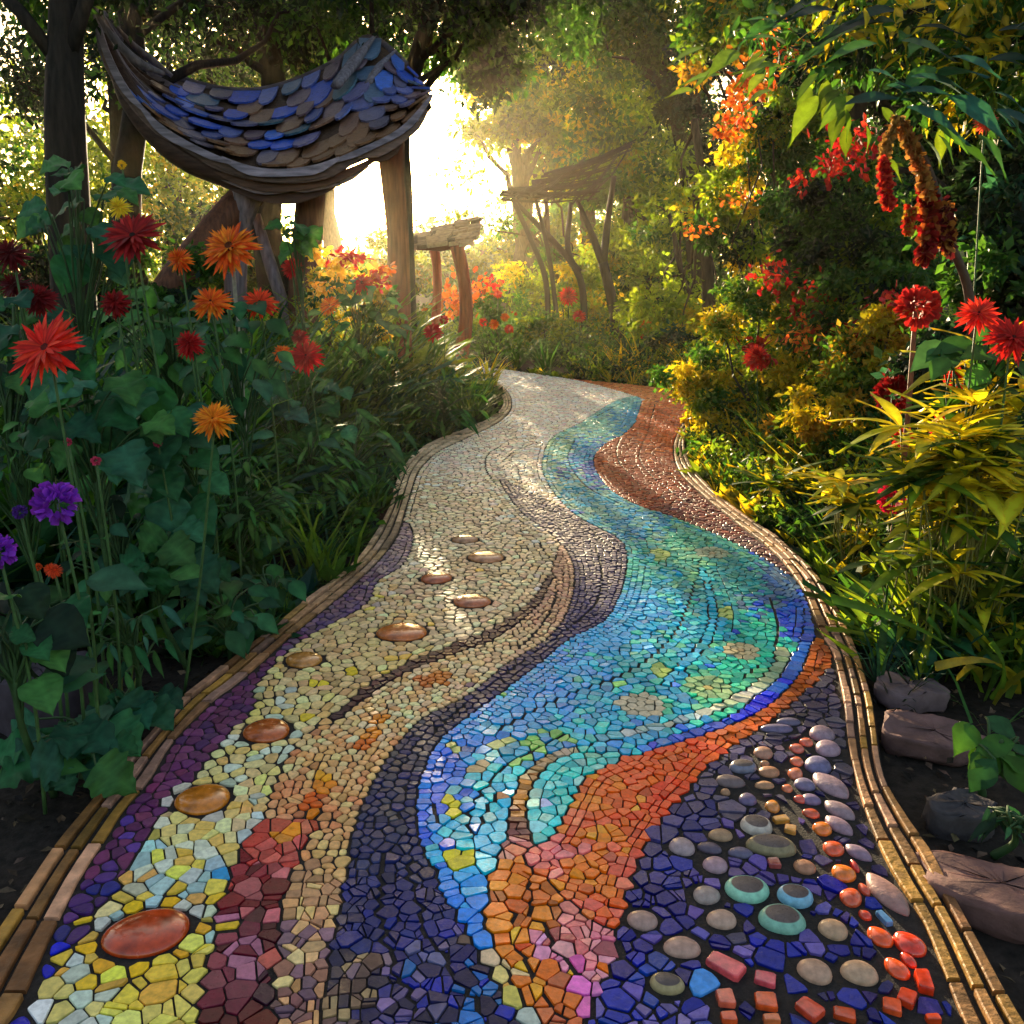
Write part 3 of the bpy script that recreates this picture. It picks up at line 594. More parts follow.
for gl in GUIDES: seam_curves.append((-9, resample(smooth(G2(gl), 8), step=.012)))
SEEDG = {}
rows = []
for i, pl in seam_curves:
    t = np.gradient(pl, axis=0); t /= np.linalg.norm(t, axis=1, keepdims=True) + 1e-9
    n = np.stack([-t[:, 1], t[:, 0]], 1)
    a, b = pl + n * .006, pl - n * .006
    ia, ib = in_path(a), in_path(b)
    ca, cb = classify(a), classify(b)
    live = (ia & ib & (ca == cb)) if i == -9 else (ia != ib) if i < 0 else (ia & ib & (ca != cb))
    seam_pts.append(pl[live])
    rows.append((i, pl, n, live, np.where(ia, ca, -1), np.where(ib, cb, -1)))
SE = np.concatenate(seam_pts)
kd = kdtree.KDTree(len(SE))
for q, p in enumerate(SE): kd.insert((p[0], p[1], 0), q)
kd.balance()
SEAMSET = kd
for nm_ in ('white_row', 'blue_row', 'meander_lane', 'copper_lane'):
    ri = NAMES.index(nm_); pl_ = np.asarray(REGIONS[ri][1]); h_ = len(pl_) // 2
    cl = resample(G2((pl_[:h_] + pl_[h_:][::-1]) / 2), step=.006)
    acc = 1e9; s = REGIONS[ri][2] * .72
    for q in range(1, len(cl)):
        acc += np.linalg.norm(cl[q] - cl[q - 1])
        if acc < s or not clear_of(cl[q], s * .45) or int(classify(cl[q][None])[0]) != ri: continue
        put(cl[q], ri); acc = rng.uniform(-.1, .1) * s
for lvl in range(6):
    for i, pl, n, live, ca, cb in rows:
        for side, cc in ((1, ca), (-1, cb)):
            acc = 1e9; last = None
            for q in range(len(pl)):
                if last is not None: acc += float(np.linalg.norm(pl[q] - last))
                last = pl[q]
                if not live[q] or cc[q] < 0: continue
                reg = cc[q]; R_ = REGIONS[reg]
                if lvl >= (1 if i == -9 else R_[4]): continue
                s = float(spacing(R_[2], pl[q][1]))
                if acc < s * 1.3: continue
                off = (lvl + .5) * s * .84
                p = pl[q] + n[q] * side * off
                if blocked(p, .012): continue
                dd = kd.find((p[0], p[1], 0))[2]
                if dd < off * .93: continue
                if not clear_of(p, s * .72): continue
                if not in_path(p[None])[0]: continue
                if int(classify(p[None])[0]) != reg: continue
                SEEDG[len(seeds)] = (id(pl), side) if (i == -9 and lvl == 0) else None; put(p, int(reg)); acc = float(rng.uniform(-.1, .1)) * s
# fill what is left by dart throwing
bb0, bb1 = INNER.min(0), INNER.max(0)
for frac, cnt in ((1.0, 42000), (.84, 60000), (.7, 40000), (.58, 40000)):
    cand = np.stack([rng.uniform(bb0[0], bb1[0], cnt), bb0[1] + (bb1[1] - bb0[1]) * rng.uniform(0, 1, cnt) ** 1.25], 1)
    cand = cand[in_path(cand)]
    cr = classify(cand)
    for p, reg in zip(cand, cr):
        s = float(spacing(REGIONS[reg][2], p[1]))
        if frac < .6 and reg != 14: continue
        if not clear_of(p, s * frac): continue
        if blocked(p, .012): continue
        if kd.find((p[0], p[1], 0))[2] < s * .38: continue
        put(p, int(reg))
# ghost seeds just outside the path edge keep the border tiles straight
for pl in (Lin_w, Rin_w, resample(Far_w, step=.03)):
    p2 = resample(pl, step=.03); t = np.gradient(p2, axis=0); t /= np.linalg.norm(t, axis=1, keepdims=True) + 1e-9
    n = np.stack([-t[:, 1], t[:, 0]], 1)
    for sgn in (1, -1):
        for p in p2 + n * .02 * sgn:
            if not in_path(p[None])[0]: put(p, SKIP)

OG, YL = (244, 140, 24), (236, 214, 30)
ACCENTS = [(380, 722, 7, OG), (373, 733, 8, OG), (362, 744, 9, (236, 110, 26)), (326, 777, 7, (250, 170, 24)), (321, 791, 12, OG), (312, 803, 12, (226, 96, 24)), (310, 817, 10, (250, 140, 24)), (291, 830, 9, (250, 150, 24)), (274, 836, 9, (226, 140, 30)),
  (440, 680, 9, (216, 120, 40)), (424, 684, 7, (200, 100, 40)), (317, 687, 8, (236, 206, 40)), (304, 718, 7, (236, 200, 50)), (348, 673, 7, (236, 200, 40)), (456, 808, 9, YL), (459, 860, 10, YL), (452, 748, 8, (206, 210, 120)), (476, 770, 8, (216, 180, 130)), (505, 745, 9, (190, 200, 120)), (500, 796, 9, (190, 120, 70)), (545, 806, 9, (206, 206, 240)), (222, 874, 8, (40, 150, 206)), (660, 556, 8, (190, 206, 120)), (727, 614, 8, (176, 196, 110)), (661, 672, 8, (160, 186, 90)), (515, 967, 10, (240, 206, 150)), (700, 985, 9, (70, 150, 230))]
# ---- cells
def clip(poly, mx, my, nx, ny):
    out = []; k = len(poly)
    for a in range(k):
        x0, y0 = poly[a]; x1, y1 = poly[(a + 1) % k]
        d0 = (x0 - mx) * nx + (y0 - my) * ny; d1 = (x1 - mx) * nx + (y1 - my) * ny
        if d0 <= 0: out.append((x0, y0))
        if (d0 < 0 < d1) or (d1 < 0 < d0):
            t = d0 / (d0 - d1); out.append((x0 + (x1 - x0) * t, y0 + (y1 - y0) * t))
    return out
def chaikin(p, q):
    nx = np.roll(p, -1, axis=0)
    return np.stack([p * (1 - q) + nx * q, p * q + nx * (1 - q)], 1).reshape(-1, 2)
ROUND = {'sand_band': .22, 'peach_band': .22, 'violet_band': .17, 'purple_band': .2, 'red_band': .22, 'turquoise_band': .13, 'dark_seam_band': .2, 'ember_wedge': .12, 'aqua_wedge': .12}
path_root = bpy.data.objects.new('mosaic_path', None)
col.objects.link(path_root)
tag(path_root, 'winding garden path of coloured mosaic tiles between brick edgings', None, None, 'structure')
bufs = {}
ANG = {'maroon_band', 'amber_band', 'midnight_band'}
WT = np.array([rng.normal(0, .02 if scol[i] is not None else .22 if (r >= 0 and (NAMES[r] in ANG or seeds[i][1] < 1.75)) else .05) for i, r in enumerate(sreg)])
for i, (x, y) in enumerate(seeds):
    reg = sreg[i]
    if reg < 0: continue
    s = float(spacing(REGIONS[reg][2], y))
    far_b = s * 1.25
    poly = [(x - far_b, y - far_b), (x + far_b, y - far_b), (x + far_b, y + far_b), (x - far_b, y + far_b)]
    nb = sorted(((xx - x) ** 2 + (yy - y) ** 2, j, xx, yy) for j, xx, yy in H.near((x, y), s * 2.6) if j != i)
    gap0 = .0015 + .0004 * max(0, y - 2)**.8
    if NAMES[reg] == 'midnight_band': gap0 += .0015
    rmax = None
    if scol[i] is not None and reg == 0: gap0 += .0022
    for d2, j, xx, yy in nb[:26]:
        d = math.sqrt(d2)
        if d < 1e-5: continue
        if rmax is not None and d > 2 * rmax + .01: break
        g = gap0 * rng.uniform(.6, 1.4) - (WT[i] - WT[j]) / (2 * d) * s * s
        if sreg[j] != reg: g += .0018
        gi, gj = SEEDG.get(i), SEEDG.get(j)
        if gi and gj and gi[0] == gj[0] and gi[1] != gj[1]: g += .0034
        if sreg[j] == SKIP: g += .002
        nx, ny = (xx - x) / d, (yy - y) / d
        poly = clip(poly, x + nx * (d / 2 - g), y + ny * (d / 2 - g), nx, ny)
        if len(poly) < 3: break
        rmax = max(math.hypot(a - x, b - y) for a, b in poly)
    if len(poly) < 3: continue
    p = np.array(poly)
    # drop slivers of edges
    e = np.linalg.norm(p - np.roll(p, -1, axis=0), axis=1)
    p = p[e > s * .06] if (e > s * .06).sum() >= 3 else p
    px = to_px(np.array([[x, y]]))[0]
    q = ROUND.get(NAMES[reg], .06)
    if NAMES[reg] == 'sand_band' and px[1] > 790: q = .07
    if NAMES[reg] in ('violet_band', 'peach_band') and px[1] > 880: q = .07
    c0 = scol[i] if scol[i] is not None else pick(reg, (x, y), px)
    pieces = [p]
    sharp = q < .1
    if sharp and y < 2.6 and scol[i] is None and rng.random() < {'sand_band': .12, 'amber_band': .12, 'peach_band': .2}.get(NAMES[reg], .4):
        m_ = p.mean(0) + rng.normal(0, s * .08, 2); th = rng.uniform(0, math.pi); nx, ny = math.cos(th), math.sin(th)
        pl_ = [tuple(w) for w in p]
        pieces = [np.array(clip(pl_, m_[0] - nx * .0018, m_[1] - ny * .0018, nx, ny)), np.array(clip(pl_, m_[0] + nx * .0018, m_[1] + ny * .0018, -nx, -ny))]
    for pi_, p in enumerate(pieces):
        if len(p) < 3: continue
        c = c0
        for au, av, ar, ac in ACCENTS:
            if abs(px[0] - au) < ar and abs(px[1] - av) < ar * .7:
                c = lin(ac) * rng.uniform(.85, 1.1)
        if pi_ and scol[i] is None: c = pick(reg, (x, y), px)
        area = .5 * abs(np.sum(p[:, 0] * np.roll(p[:, 1], -1) - p[:, 1] * np.roll(p[:, 0], -1)))
        if area < (s * .16) ** 2: continue
        cen = p.mean(0)
        if y < 9:
            p = chaikin(p, q * rng.uniform(.7, 1.2))
            if q > .15 and y < 5.5: p = chaikin(p, .25)
        if np.sum(p[:, 0] * np.roll(p[:, 1], -1) - p[:, 1] * np.roll(p[:, 0], -1)) < 0: p = p[::-1]
        h = rng.uniform(.0055, .0095)
        tilt = rng.normal(0, .055, 2)
        rnd = NAMES[reg] in ('sand_band', 'peach_band', 'violet_band', 'purple_band', 'red_band') and q > .15
        ins = .085 if rnd else .04
        zt = lambda pp: h + (pp - cen) @ tilt
        k = len(p)
        p1 = p + (cen - p) * ins * .25; p2 = p + (cen - p) * ins * (1.9 if rnd else 1.2)
        bz = .0018 if rnd else .001
        V = np.concatenate([np.c_[p, np.full(k, .0015)], np.c_[p1, zt(p1) - bz], np.c_[p2, zt(p2)]])
        idx = np.arange(k); nx_ = np.roll(idx, -1)
        F4 = np.concatenate([np.stack([idx, nx_, nx_ + k, idx + k], 1), np.stack([idx + k, nx_ + k, nx_ + 2 * k, idx + 2 * k], 1)])
        mb = bufs.setdefault(NAMES[reg], MB())
        base = mb.n
        mb.add(V, F4, c)
        mb.f.append((np.arange(2 * k, 3 * k) + base)[None])
LBL = {'sand_band': 'sand, lemon and pale aqua pebble field', 'purple_band': 'narrow plum and violet strip beside the edging', 'peach_band': 'peach and cream rows', 'maroon_band': 'salmon to maroon shards',
       'dark_seam_band': 'thin dark maroon seam', 'violet_band': 'slate violet to navy sweep', 'red_band': 'terracotta and brick red field', 'turquoise_band': 'turquoise river of tiles', 'aqua_wedge': 'aqua wedge of tiles', 'white_row': 'single row of whitish squares',
       'blue_row': 'single row of cobalt squares', 'ember_wedge': 'orange and coral flame shape', 'amber_band': 'amber, brown and pink squares', 'copper_lane': 'narrow copper coloured lane', 'midnight_band': 'dark blue shards around the pebbles', 'meander_lane': 'cyan squares meandering in the river'}
for k, mb in bufs.items():
    o = mb.build(k, M_STONE if k in ('sand_band', 'peach_band', 'violet_band', 'red_band', 'purple_band', 'dark_seam_band') else M_TILE, path_root, label=LBL[k])
# grout bed
mb = MB()
tri = tessellate_polygon([[Vector((x, y, 0)) for x, y in OUTER]])
mb.add(np.c_[OUTER, np.full(len(OUTER), .003)], np.array([[t[0], t[1], t[2]] for t in tri]), (.022, .018, .017))
k = len(OUTER); idx = np.arange(k); nx_ = np.roll(idx, -1)
mb.add(np.r_[np.c_[OUTER, np.full(k, .003)], np.c_[OUTER, np.full(k, -.09)]], np.stack([idx, nx_, nx_ + k, idx + k], 1), (.022, .018, .017))
mb.build('grout_bed', M_GROUT, path_root)

# ---- raised stones as parts
def dome(c, a, b, ang, h, colr, kind):
    mb = MB(); n = 28
    t = np.linspace(0, 2 * math.pi, n, endpoint=False)
    rings = [(1.0, 0.0), (1.02, .18), (.99, .38), (.92, .58), (.78, .78), (.56, .92), (.3, .985), (.0, 1.0)]
    if kind == 'b':
        rings = [(1.0, 0), (1.0, .7), (.97, .9), (.9, 1.0), (.45, 1.02), (0, 1.02)]
    if kind == 's':
        rings = [(1.0, 0.0), (1.02, .25), (.98, .55), (.88, .85), (.76, 1.0), (.70, 1.02), (.4, 1.1), (0, 1.13)]
    ct, st = np.cos(t), np.sin(t)
    if kind == 'l':
        r = (1 - .45 * np.abs(st) ** 1.0 * 0) * 1.0
        xx, yy = ct * 1.0, np.sign(st) * np.abs(st) ** 1.5
    elif kind == 'g':
        xx, yy = ct, np.sign(st) * np.abs(st) ** 1.2 * (1 + .18 * np.cos(t))
    elif kind == 'b':
        m_ = np.maximum(np.abs(ct), np.abs(st)); f_ = (1 / m_) * .86
        xx, yy = ct * f_, st * f_ * (1 + .12 * ct)
    else:
        w = rng.uniform(0, 6, 2)
        f_ = 1 + .03 * np.cos(2 * t + w[0]) + .025 * np.cos(3 * t + w[1])
        xx, yy = ct * f_, st * f_
    vs = []; cs = []
    for r, z in rings:
        if r == 0:
            vs.append((c[0], c[1], z * h + .002)); cs.append(colr if kind != 's' else lin((90, 78, 78)))
            continue
        X, Y = xx * a * r, yy * b * r
        for x, y in zip(X, Y):
            vs.append((c[0] + x * math.cos(ang) - y * math.sin(ang), c[1] + x * math.sin(ang) + y * math.cos(ang), z * h + .002))
            cs.append(colr if not (kind == 's' and r < .72) else lin((90, 78, 78)))
    fs = [(j * n + q, j * n + (q + 1) % n, (j + 1) * n + (q + 1) % n, (j + 1) * n + q) for j in range(len(rings) - 2) for q in range(n)]
    fs += [((len(rings) - 2) * n + q, (len(rings) - 2) * n + (q + 1) % n, (len(rings) - 1) * n) for q in range(n)]
    mb.add(vs, fs, np.array(cs))
    return mb
for c, a, b, ang, k, cc in STONES:
    hh = {'c': .024, 'p': .022, 'l': .018, 'g': .017, 'b': .018, 's': .02}[k]
    hh = min(hh, max(.012, .62 * b))
    nm = {'c': 'orange_cabochon', 'p': 'river_pebble', 'l': 'leaf_pebble', 'g': 'glass_bead', 'b': 'glass_slab', 's': 'shell_disc'}[k]
    dome(c, a - .003, b - .003, ang, hh, lin(cc), k).build(nm, M_GEM if k in 'cgb' else M_TILE, path_root, smooth=(k != 'b'), origin=(c[0], c[1], 0))

# ---- brick edging, two or three lanes of long bricks on each side
def edging(inner, outer, name, far_col, side):
    mb = MB()
    seg = np.linalg.norm(np.diff((inner + outer) / 2, axis=0), axis=1)
    s = np.concatenate([[0], np.cumsum(seg)]); total = s[-1]
    fi = lambda q: np.stack([np.interp(q, s, inner[:, k]) for k in (0, 1)], -1)
    fo = lambda q: np.stack([np.interp(q, s, outer[:, k]) for k in (0, 1)], -1)
    lanes = [(0, .36), (.36, .68), (.68, 1.0)]
    pal = [lin(c) for c in ((160, 112, 60), (176, 124, 84), (140, 96, 50), (184, 134, 104), (120, 78, 44), (168, 122, 50), (150, 112, 96))]
    for li, (w0, w1) in enumerate(lanes):
        q = -rng.uniform(0, .1)
        while q < total:
            yb = float(fi(np.array([min(max(q, 0), total)]))[0][1])
            L = rng.uniform(.13, .26) * (.5 if side == 'right' and 2.1 < yb < 5 else (1 if q < 6 else .8))
            q0, q1 = max(q, 0), min(q + L, total)
            q += L
            if q1 - q0 < .02: continue
            g = .006
            qq = np.linspace(q0 + g, q1 - g, 5)
            I, O = fi(qq), fo(qq)
            wd = np.linalg.norm(I - O, axis=1, keepdims=True)
            j = rng.normal(0, .008, 2)
            A = I + (O - I) * (w0 + j[0] * (0 < li)) + (O - I) / wd * .006; B = I + (O - I) * (w1 + j[1] * (li < 2)) - (O - I) / wd * .006
            h = rng.uniform(.010, .017) + .002 * li; be = .0025
            nA = (B - A) / np.linalg.norm(B - A, axis=1, keepdims=True)
            sec = [np.c_[A, np.full(5, -.03)], np.c_[A, np.full(5, h - be)], np.c_[A + nA * be, np.full(5, h)], np.c_[B - nA * be, np.full(5, h)], np.c_[B, np.full(5, h - be)], np.c_[B, np.full(5, -.03)]]
            V = np.stack(sec, 1).reshape(-1, 3)   # 5 x 6
            fs = [(i * 6 + k, i * 6 + k + 1, (i + 1) * 6 + k + 1, (i + 1) * 6 + k) for i in range(4) for k in range(5)]
            fs += [(0, 5, 4, 3, 2, 1), (24, 25, 26, 27, 28, 29)]
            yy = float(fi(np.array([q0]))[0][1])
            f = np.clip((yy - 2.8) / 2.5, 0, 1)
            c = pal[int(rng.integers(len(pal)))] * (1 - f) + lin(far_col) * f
            mb.add(V, fs, np.clip(c * (1 + rng.normal(0, .22)), 0, .9))
    o = mb.build(name, M_BRICK, path_root, label='long tan bricks laid in lanes along the %s edge' % side)
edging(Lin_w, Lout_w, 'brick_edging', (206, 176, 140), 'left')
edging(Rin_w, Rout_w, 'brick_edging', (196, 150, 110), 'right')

# ================================================================== planting helpers
rng = np.random.default_rng(21)
def q4(n, m):                                       # faces of an n x m grid
    i = np.arange(n * m).reshape(n, m)
    return np.stack([i[:-1, :-1], i[1:, :-1], i[1:, 1:], i[:-1, 1:]], -1).reshape(-1, 4)
# leaf shapes: x along the leaf, y across, z up
T_SMALL = (np.array([[0, 0, 0], [.45, .27, .07], [1, 0, -.08], [.45, -.27, .07]]), [np.array([[0, 2, 1], [0, 3, 2]])])
def leaf_grid(prof, droop=.25, fold=.18, wave=0, m=5, ribs=0):
    if ribs:
        k = len(prof) * 2 + 1; prof = np.interp(np.linspace(0, 1, k), np.linspace(0, 1, len(prof)), prof)
    n = len(prof)
    xs = np.linspace(0, 1, n); ys = np.linspace(-1, 1, m)
    V = []
    for i, x in enumerate(xs):
        for y in ys:
            w = prof[i]
            V.append((x * (1 - .08 * abs(y)), y * w, fold * abs(y) * w - droop * x * x + wave * math.sin(x * 14 + y) * abs(y) * w - .3 * w * w * abs(y) ** 3 + (.012 * math.cos(2 * math.pi * (x * ribs - abs(y) * 1.2)) if ribs else 0)))
    br = np.array([1.3 if abs(y) < .1 else (.85 if abs(y) > .9 else 1.0 + (.16 * math.cos(2 * math.pi * (i / (n - 1) * ribs - abs(y) * 1.2)) if ribs else .1 * (-1) ** i)) for i in range(n) for y in ys])
    return (np.array(V), [q4(n, m)], br)
T_OVAL = leaf_grid([.03, .2, .3, .31, .24, .12, .01], .28, .3, .1, 3)
T_HEART = leaf_grid([.16, .44, .5, .46, .36, .2, .02], .35, .25, .14, 7, 6)
T_LOBED = leaf_grid([.12, .5, .42, .58, .38, .44, .22, .2, .01], .4, .28, .2, 7, 6)
T_LANCE = leaf_grid([.02, .09, .12, .1, .06, .005], .3, .3, 0, 3)
T_STRAP = leaf_grid([.03, .045, .05, .05, .045, .035, .02, .003], .75, .5, 0, 3)
T_BLADE = (np.array([[0, -.02, 0], [0, .02, 0], [.45, -.017, .0], [.45, .017, .0], [.8, -.01, -.1], [.8, .01, -.1], [1, 0, -.24]]), [np.array([[0, 1, 3, 2], [2, 3, 5, 4]]), np.array([[4, 5, 6]])])
T_PETAL = leaf_grid([.04, .07, .09, .095, .07, .02], .14, .3, 0, 3)
T_FERN = None

def mixcol(pal, n, jit=.18):
    pal = np.array(pal)
    c = pal[rng.integers(len(pal), size=n)] * (1 + rng.normal(0, jit, (n, 1))) * (1 + rng.normal(0, .05, (n, 3)))
    return np.clip(c, .002, .9)
def rdir(n, zb=0.0):
    d = rng.normal(size=(n, 3)); d[:, 2] += zb
    return d / np.linalg.norm(d, axis=1, keepdims=True)
# foliage colours (linear)
DEEP = [(.010, .028, .014), (.014, .036, .020), (.008, .022, .012)]
TEAL = [(.020, .085, .060), (.026, .105, .070), (.016, .065, .050)]
MID = [(.042, .125, .020), (.060, .155, .024), (.030, .100, .020)]
LIME = [(.150, .235, .018), (.190, .270, .022), (.105, .185, .018)]
LIMEB = [(.25, .34, .028), (.30, .38, .030), (.19, .29, .024)]
GOLD = [(.48, .40, .022), (.42, .37, .024), (.55, .40, .020)]
OCHR = [(.42, .23, .024), (.33, .21, .024), (.48, .28, .024)]

def clump_leaves(mb, centre, rad, n, size, pal, tmpl=T_SMALL, zb=.3, shell=.35):
    d = rdir(n)
    r = (shell + (1 - shell) * rng.random((n, 1)) ** .6)
    pos = np.asarray(centre) + (d * r * .5 + rng.normal(0, .42, (n, 3))) * np.asarray(rad)
    dd = rdir(n) * .8 + d * .8; dd[:, 2] -= .25
    up = rdir(n, .9)
    mb.leaves(tmpl, pos, dd, up, size * rng.uniform(.6, 1.35, n), mixcol(pal, n) * rng.uniform(.75, 1.25))

SUNV = np.array(sun_dir)
LIT = [((.9, 2.4, .4), (4.2, 10.5, 2.4), .88), ((-.9, 3.0, 0), (1.6, 14, .3), .8), ((.8, 11.5, .8), (4.6, 15.5, 4.5), .7), ((-.3, 17.5, .6), (2.6, 21, 2.6), .5)]
PRUNE = [True]
def shades(c, k):                                    # would a clump here keep the low sun off the beds that it lights?
    if not PRUNE[0]: return 0
    c = np.asarray(c, float)
    for lo, hi, pr in LIT:
        t0, t1 = 1.2, 60.0
        for ax in range(3):
            a0, a1 = (c[ax] - hi[ax] - k) / SUNV[ax], (c[ax] - lo[ax] + k) / SUNV[ax]
            t0, t1 = max(t0, min(a0, a1)), min(t1, max(a0, a1))
        if t0 < t1: return pr
    return 0
def crown(mb, centre, rad, nclump, nleaf, size, pals, tmpl=T_SMALL, fill=.45, csize=(.22, .42), floor_z=None):
    cs = []
    centre, rad = np.asarray(centre, float), np.asarray(rad, float)
    for i in range(nclump):
        d = rdir(1)[0]; r = fill + (1 - fill) * rng.random() ** .7
        c = centre + d * r * rad
        if floor_z is not None: c[2] = max(c[2], floor_z)
        k = rng.uniform(*csize) * rad.mean()
        if c[1] > 8.5 and rng.random() < shades(c, k * .6): continue
        clump_leaves(mb, c, (k * rng.uniform(.8, 1.3), k * rng.uniform(.8, 1.3), k * rng.uniform(.5, .9)), int(nleaf * rng.uniform(.6, 1.4)), size, pals[int(rng.integers(len(pals)))], tmpl)
        cs.append(c)
    return cs
def wob(a, b, n=6, amp=.06, sag=0):
    a, b = np.asarray(a, float), np.asarray(b, float)
    t = np.linspace(0, 1, n)[:, None]
    p = a + (b - a) * t
    L = np.linalg.norm(b - a)
    p[1:-1] += rng.normal(0, amp * L, (n - 2, 3)) * .5
    p[:, 2] -= sag * np.sin(math.pi * t[:, 0]) * L
    return p

BARKD, BARKM = (.020, .015, .012), (.075, .050, .032)
def tree(label, base, top, r0, crowns, pals, leaf=.16, nclump=30, nleaf=160, bark=BARKD, group=None, limbs=9, name='broadleaf_tree', tmpl=T_SMALL, mid=None, cat='tree', csize=(.22, .42), r1=.45):
    base, top = np.asarray(base, float), np.asarray(top, float)
    base = np.array([base[0], base[1], -.05])
    root = empty(name, base, label, cat, group)
    tb = MB()
    pts = [base] + ([np.asarray(m, float) for m in mid] if mid else []) + [top]
    pts = smooth(pts, 6) if len(pts) > 2 else wob(base, top, 8, .02)
    L = len(pts); rr = r0 * (1 - (1 - r1) * np.linspace(0, 1, L)); rr[0] *= 1.5; rr[1] *= 1.12
    tb.tube(pts, rr, bark, 12)
    fb = MB(); tips = []
    for c, r in crowns:
        tips += crown(fb, c, r, nclump, nleaf, leaf, pals, tmpl, csize=csize)
    for k in rng.permutation(len(tips))[:limbs]:
        s = pts[int(L * rng.uniform(.5, .95))]
        w = wob(s, tips[k], 6, .10, -.03)
        tb.tube(w, np.linspace(r0 * .32, r0 * .06, 6), bark, 7)
    tb.build('trunk', M_BARK, root, smooth=True)
    fb.build('crown', M_LEAF, root)
    return root

def shrub(label, base, crowns, pals, leaf=.07, nclump=26, nleaf=150, name='shrub', stems=7, group=None, tmpl=T_SMALL, blossoms=None, stem_col=(.05, .035, .02), csize=(.2, .4), cat='shrub'):
    base = np.array([base[0], base[1], -.04])
    root = empty(name, base, label, cat, group)
    fb, sb = MB(), MB()
    tips = []
    for c, r in crowns:
        tips += crown(fb, c, r, nclump, nleaf, leaf, pals, tmpl, csize=csize, floor_z=.06)
    for k in rng.permutation(len(tips))[:stems]:
        sb.tube(wob(base + np.r_[rng.normal(0, .06, 2), 0], tips[k], 6, .08), np.linspace(.016, .005, 6), stem_col, 6)
    sb.build('stem', M_STEM, root, smooth=True)
    fb.build('foliage', M_LEAF, root)
    if blossoms:
        bb = MB()
        for c, r, n, size, pal in blossoms:
            clump_leaves(bb, c, r, n, size, pal, T_PETALC, shell=.1)
        bb.build('blossom', M_PETAL, root)
    return root
T_PETALC = (np.array([[0, 0, 0], [.4, .34, .1], [1, .2, .05], [1, -.2, .05], [.4, -.34, .1]]), [np.array([[0, 3, 2]]), np.array([[0, 2, 1], [0, 4, 3]])])

# ================================================================== left pavilion
WD, WR, WL = (.060, .030, .018), (.19, .055, .024), (.21, .18, .20)
P0 = at(300, 300, 10.5)
pav = empty('garden_pavilion', (P0[0], 10.3, -.03), 'large open wooden pavilion with an upswept curved roof clad in blue and slate scales', 'pavilion')
FR = smooth([at(96, 12, 9.2), at(112, 62, 9.2), at(136, 104, 9.2), at(168, 134, 9.2), at(214, 158, 9.2), at(262, 174, 9.25), at(312, 172, 9.3), at(356, 156, 9.4), at(400, 134, 9.5), at(432, 100, 9.6)], 6)
BK = smooth([at(100, 14, 10.6), at(132, 58, 11), at(162, 74, 11.4), at(190, 84, 11.6), at(225, 92, 11.8), at(262, 92, 11.9), at(302, 80, 12), at(338, 62, 12), at(372, 40, 12), at(426, 86, 11.4)], 6)
FR, BK = resample(FR, n=44), resample(BK, n=44)
def roof_pt(s, t, lift=0.0):
    i = s * 43; a = int(min(i, 42)); f = i - a
    A = FR[a] * (1 - f) + FR[a + 1] * f; B = BK[a] * (1 - f) + BK[a + 1] * f
    p = A + (B - A) * t
    p[2] -= .10 * math.sin(math.pi * t) * math.sin(math.pi * min(max(s, 0), 1)) - lift
    return p
mb = MB(); ns, nt = 44, 10
for dz in (0, -.07):
    mb.add([roof_pt(i / (ns - 1), j / (nt - 1), dz) for i in range(ns) for j in range(nt)], q4(ns, nt), (.10, .055, .035))
shell = mb.build('roof', M_WOOD, pav, smooth=True)
mb = MB()
tcols = [lin(c) for c in ((52, 92, 200), (74, 116, 210), (90, 104, 170), (104, 100, 130), (120, 96, 110), (128, 92, 76), (84, 110, 140), (110, 104, 150), (62, 100, 120))]
for row in range(8):
    t = .99 - row * .122
    nn = 17
    for k in range(nn):
        s = (k + (.5 if row % 2 else 0) + rng.normal(0, .06)) / nn
        if not .25 - .1 * (1 - t) < s < .985 or rng.random() < .04: continue
        w = .024 * rng.uniform(.8, 1.5)
        c0 = roof_pt(s, t, .035 + .004 * rng.random()); c1 = roof_pt(s, max(t - .19 * rng.uniform(.75, 1.3), 0.0), .07 + .07 * rng.random() ** 2)
        l0 = roof_pt(max(s - w, 0), t, .03); r0 = roof_pt(min(s + w, 1), t, .03)
        side = (r0 - l0); L = c1 - c0; nrm = np.cross(side, L); nrm /= np.linalg.norm(nrm) + 1e-9
        if nrm[2] < 0: nrm = -nrm
        ww = np.linalg.norm(side) * rng.uniform(.46, .62); sd = side / np.linalg.norm(side)
        out = [(-1, 0), (-1.02, .55), (-.8, .85), (-.35, 1), (.35, 1), (.8, .85), (1.02, .55), (1, 0)]
        top = [c0 + sd * ww * a + L * b for a, b in out]
        V = top + [p - nrm * .022 for p in top]
        fs = [tuple(range(8))] + [(q, q + 8, (q + 1) % 8 + 8, (q + 1) % 8) for q in range(8)]
        blue = (.16 < s < .3 and rng.random() < .8) or (.3 < s < .62 and rng.random() < .4) or (s > .8 and t > .45 and rng.random() < .5)
        c = tcols[int(rng.integers(0, 3))] if blue else tcols[int(rng.integers(2, len(tcols)))]
        if t < .3 and s > .25: c = lin((126, 88, 62)) if rng.random() < .8 else lin((110, 100, 120))
        mb.add(V, fs, c * rng.uniform(.75, 1.2))
mb.build('scale_cladding', M_ROOF, shell)
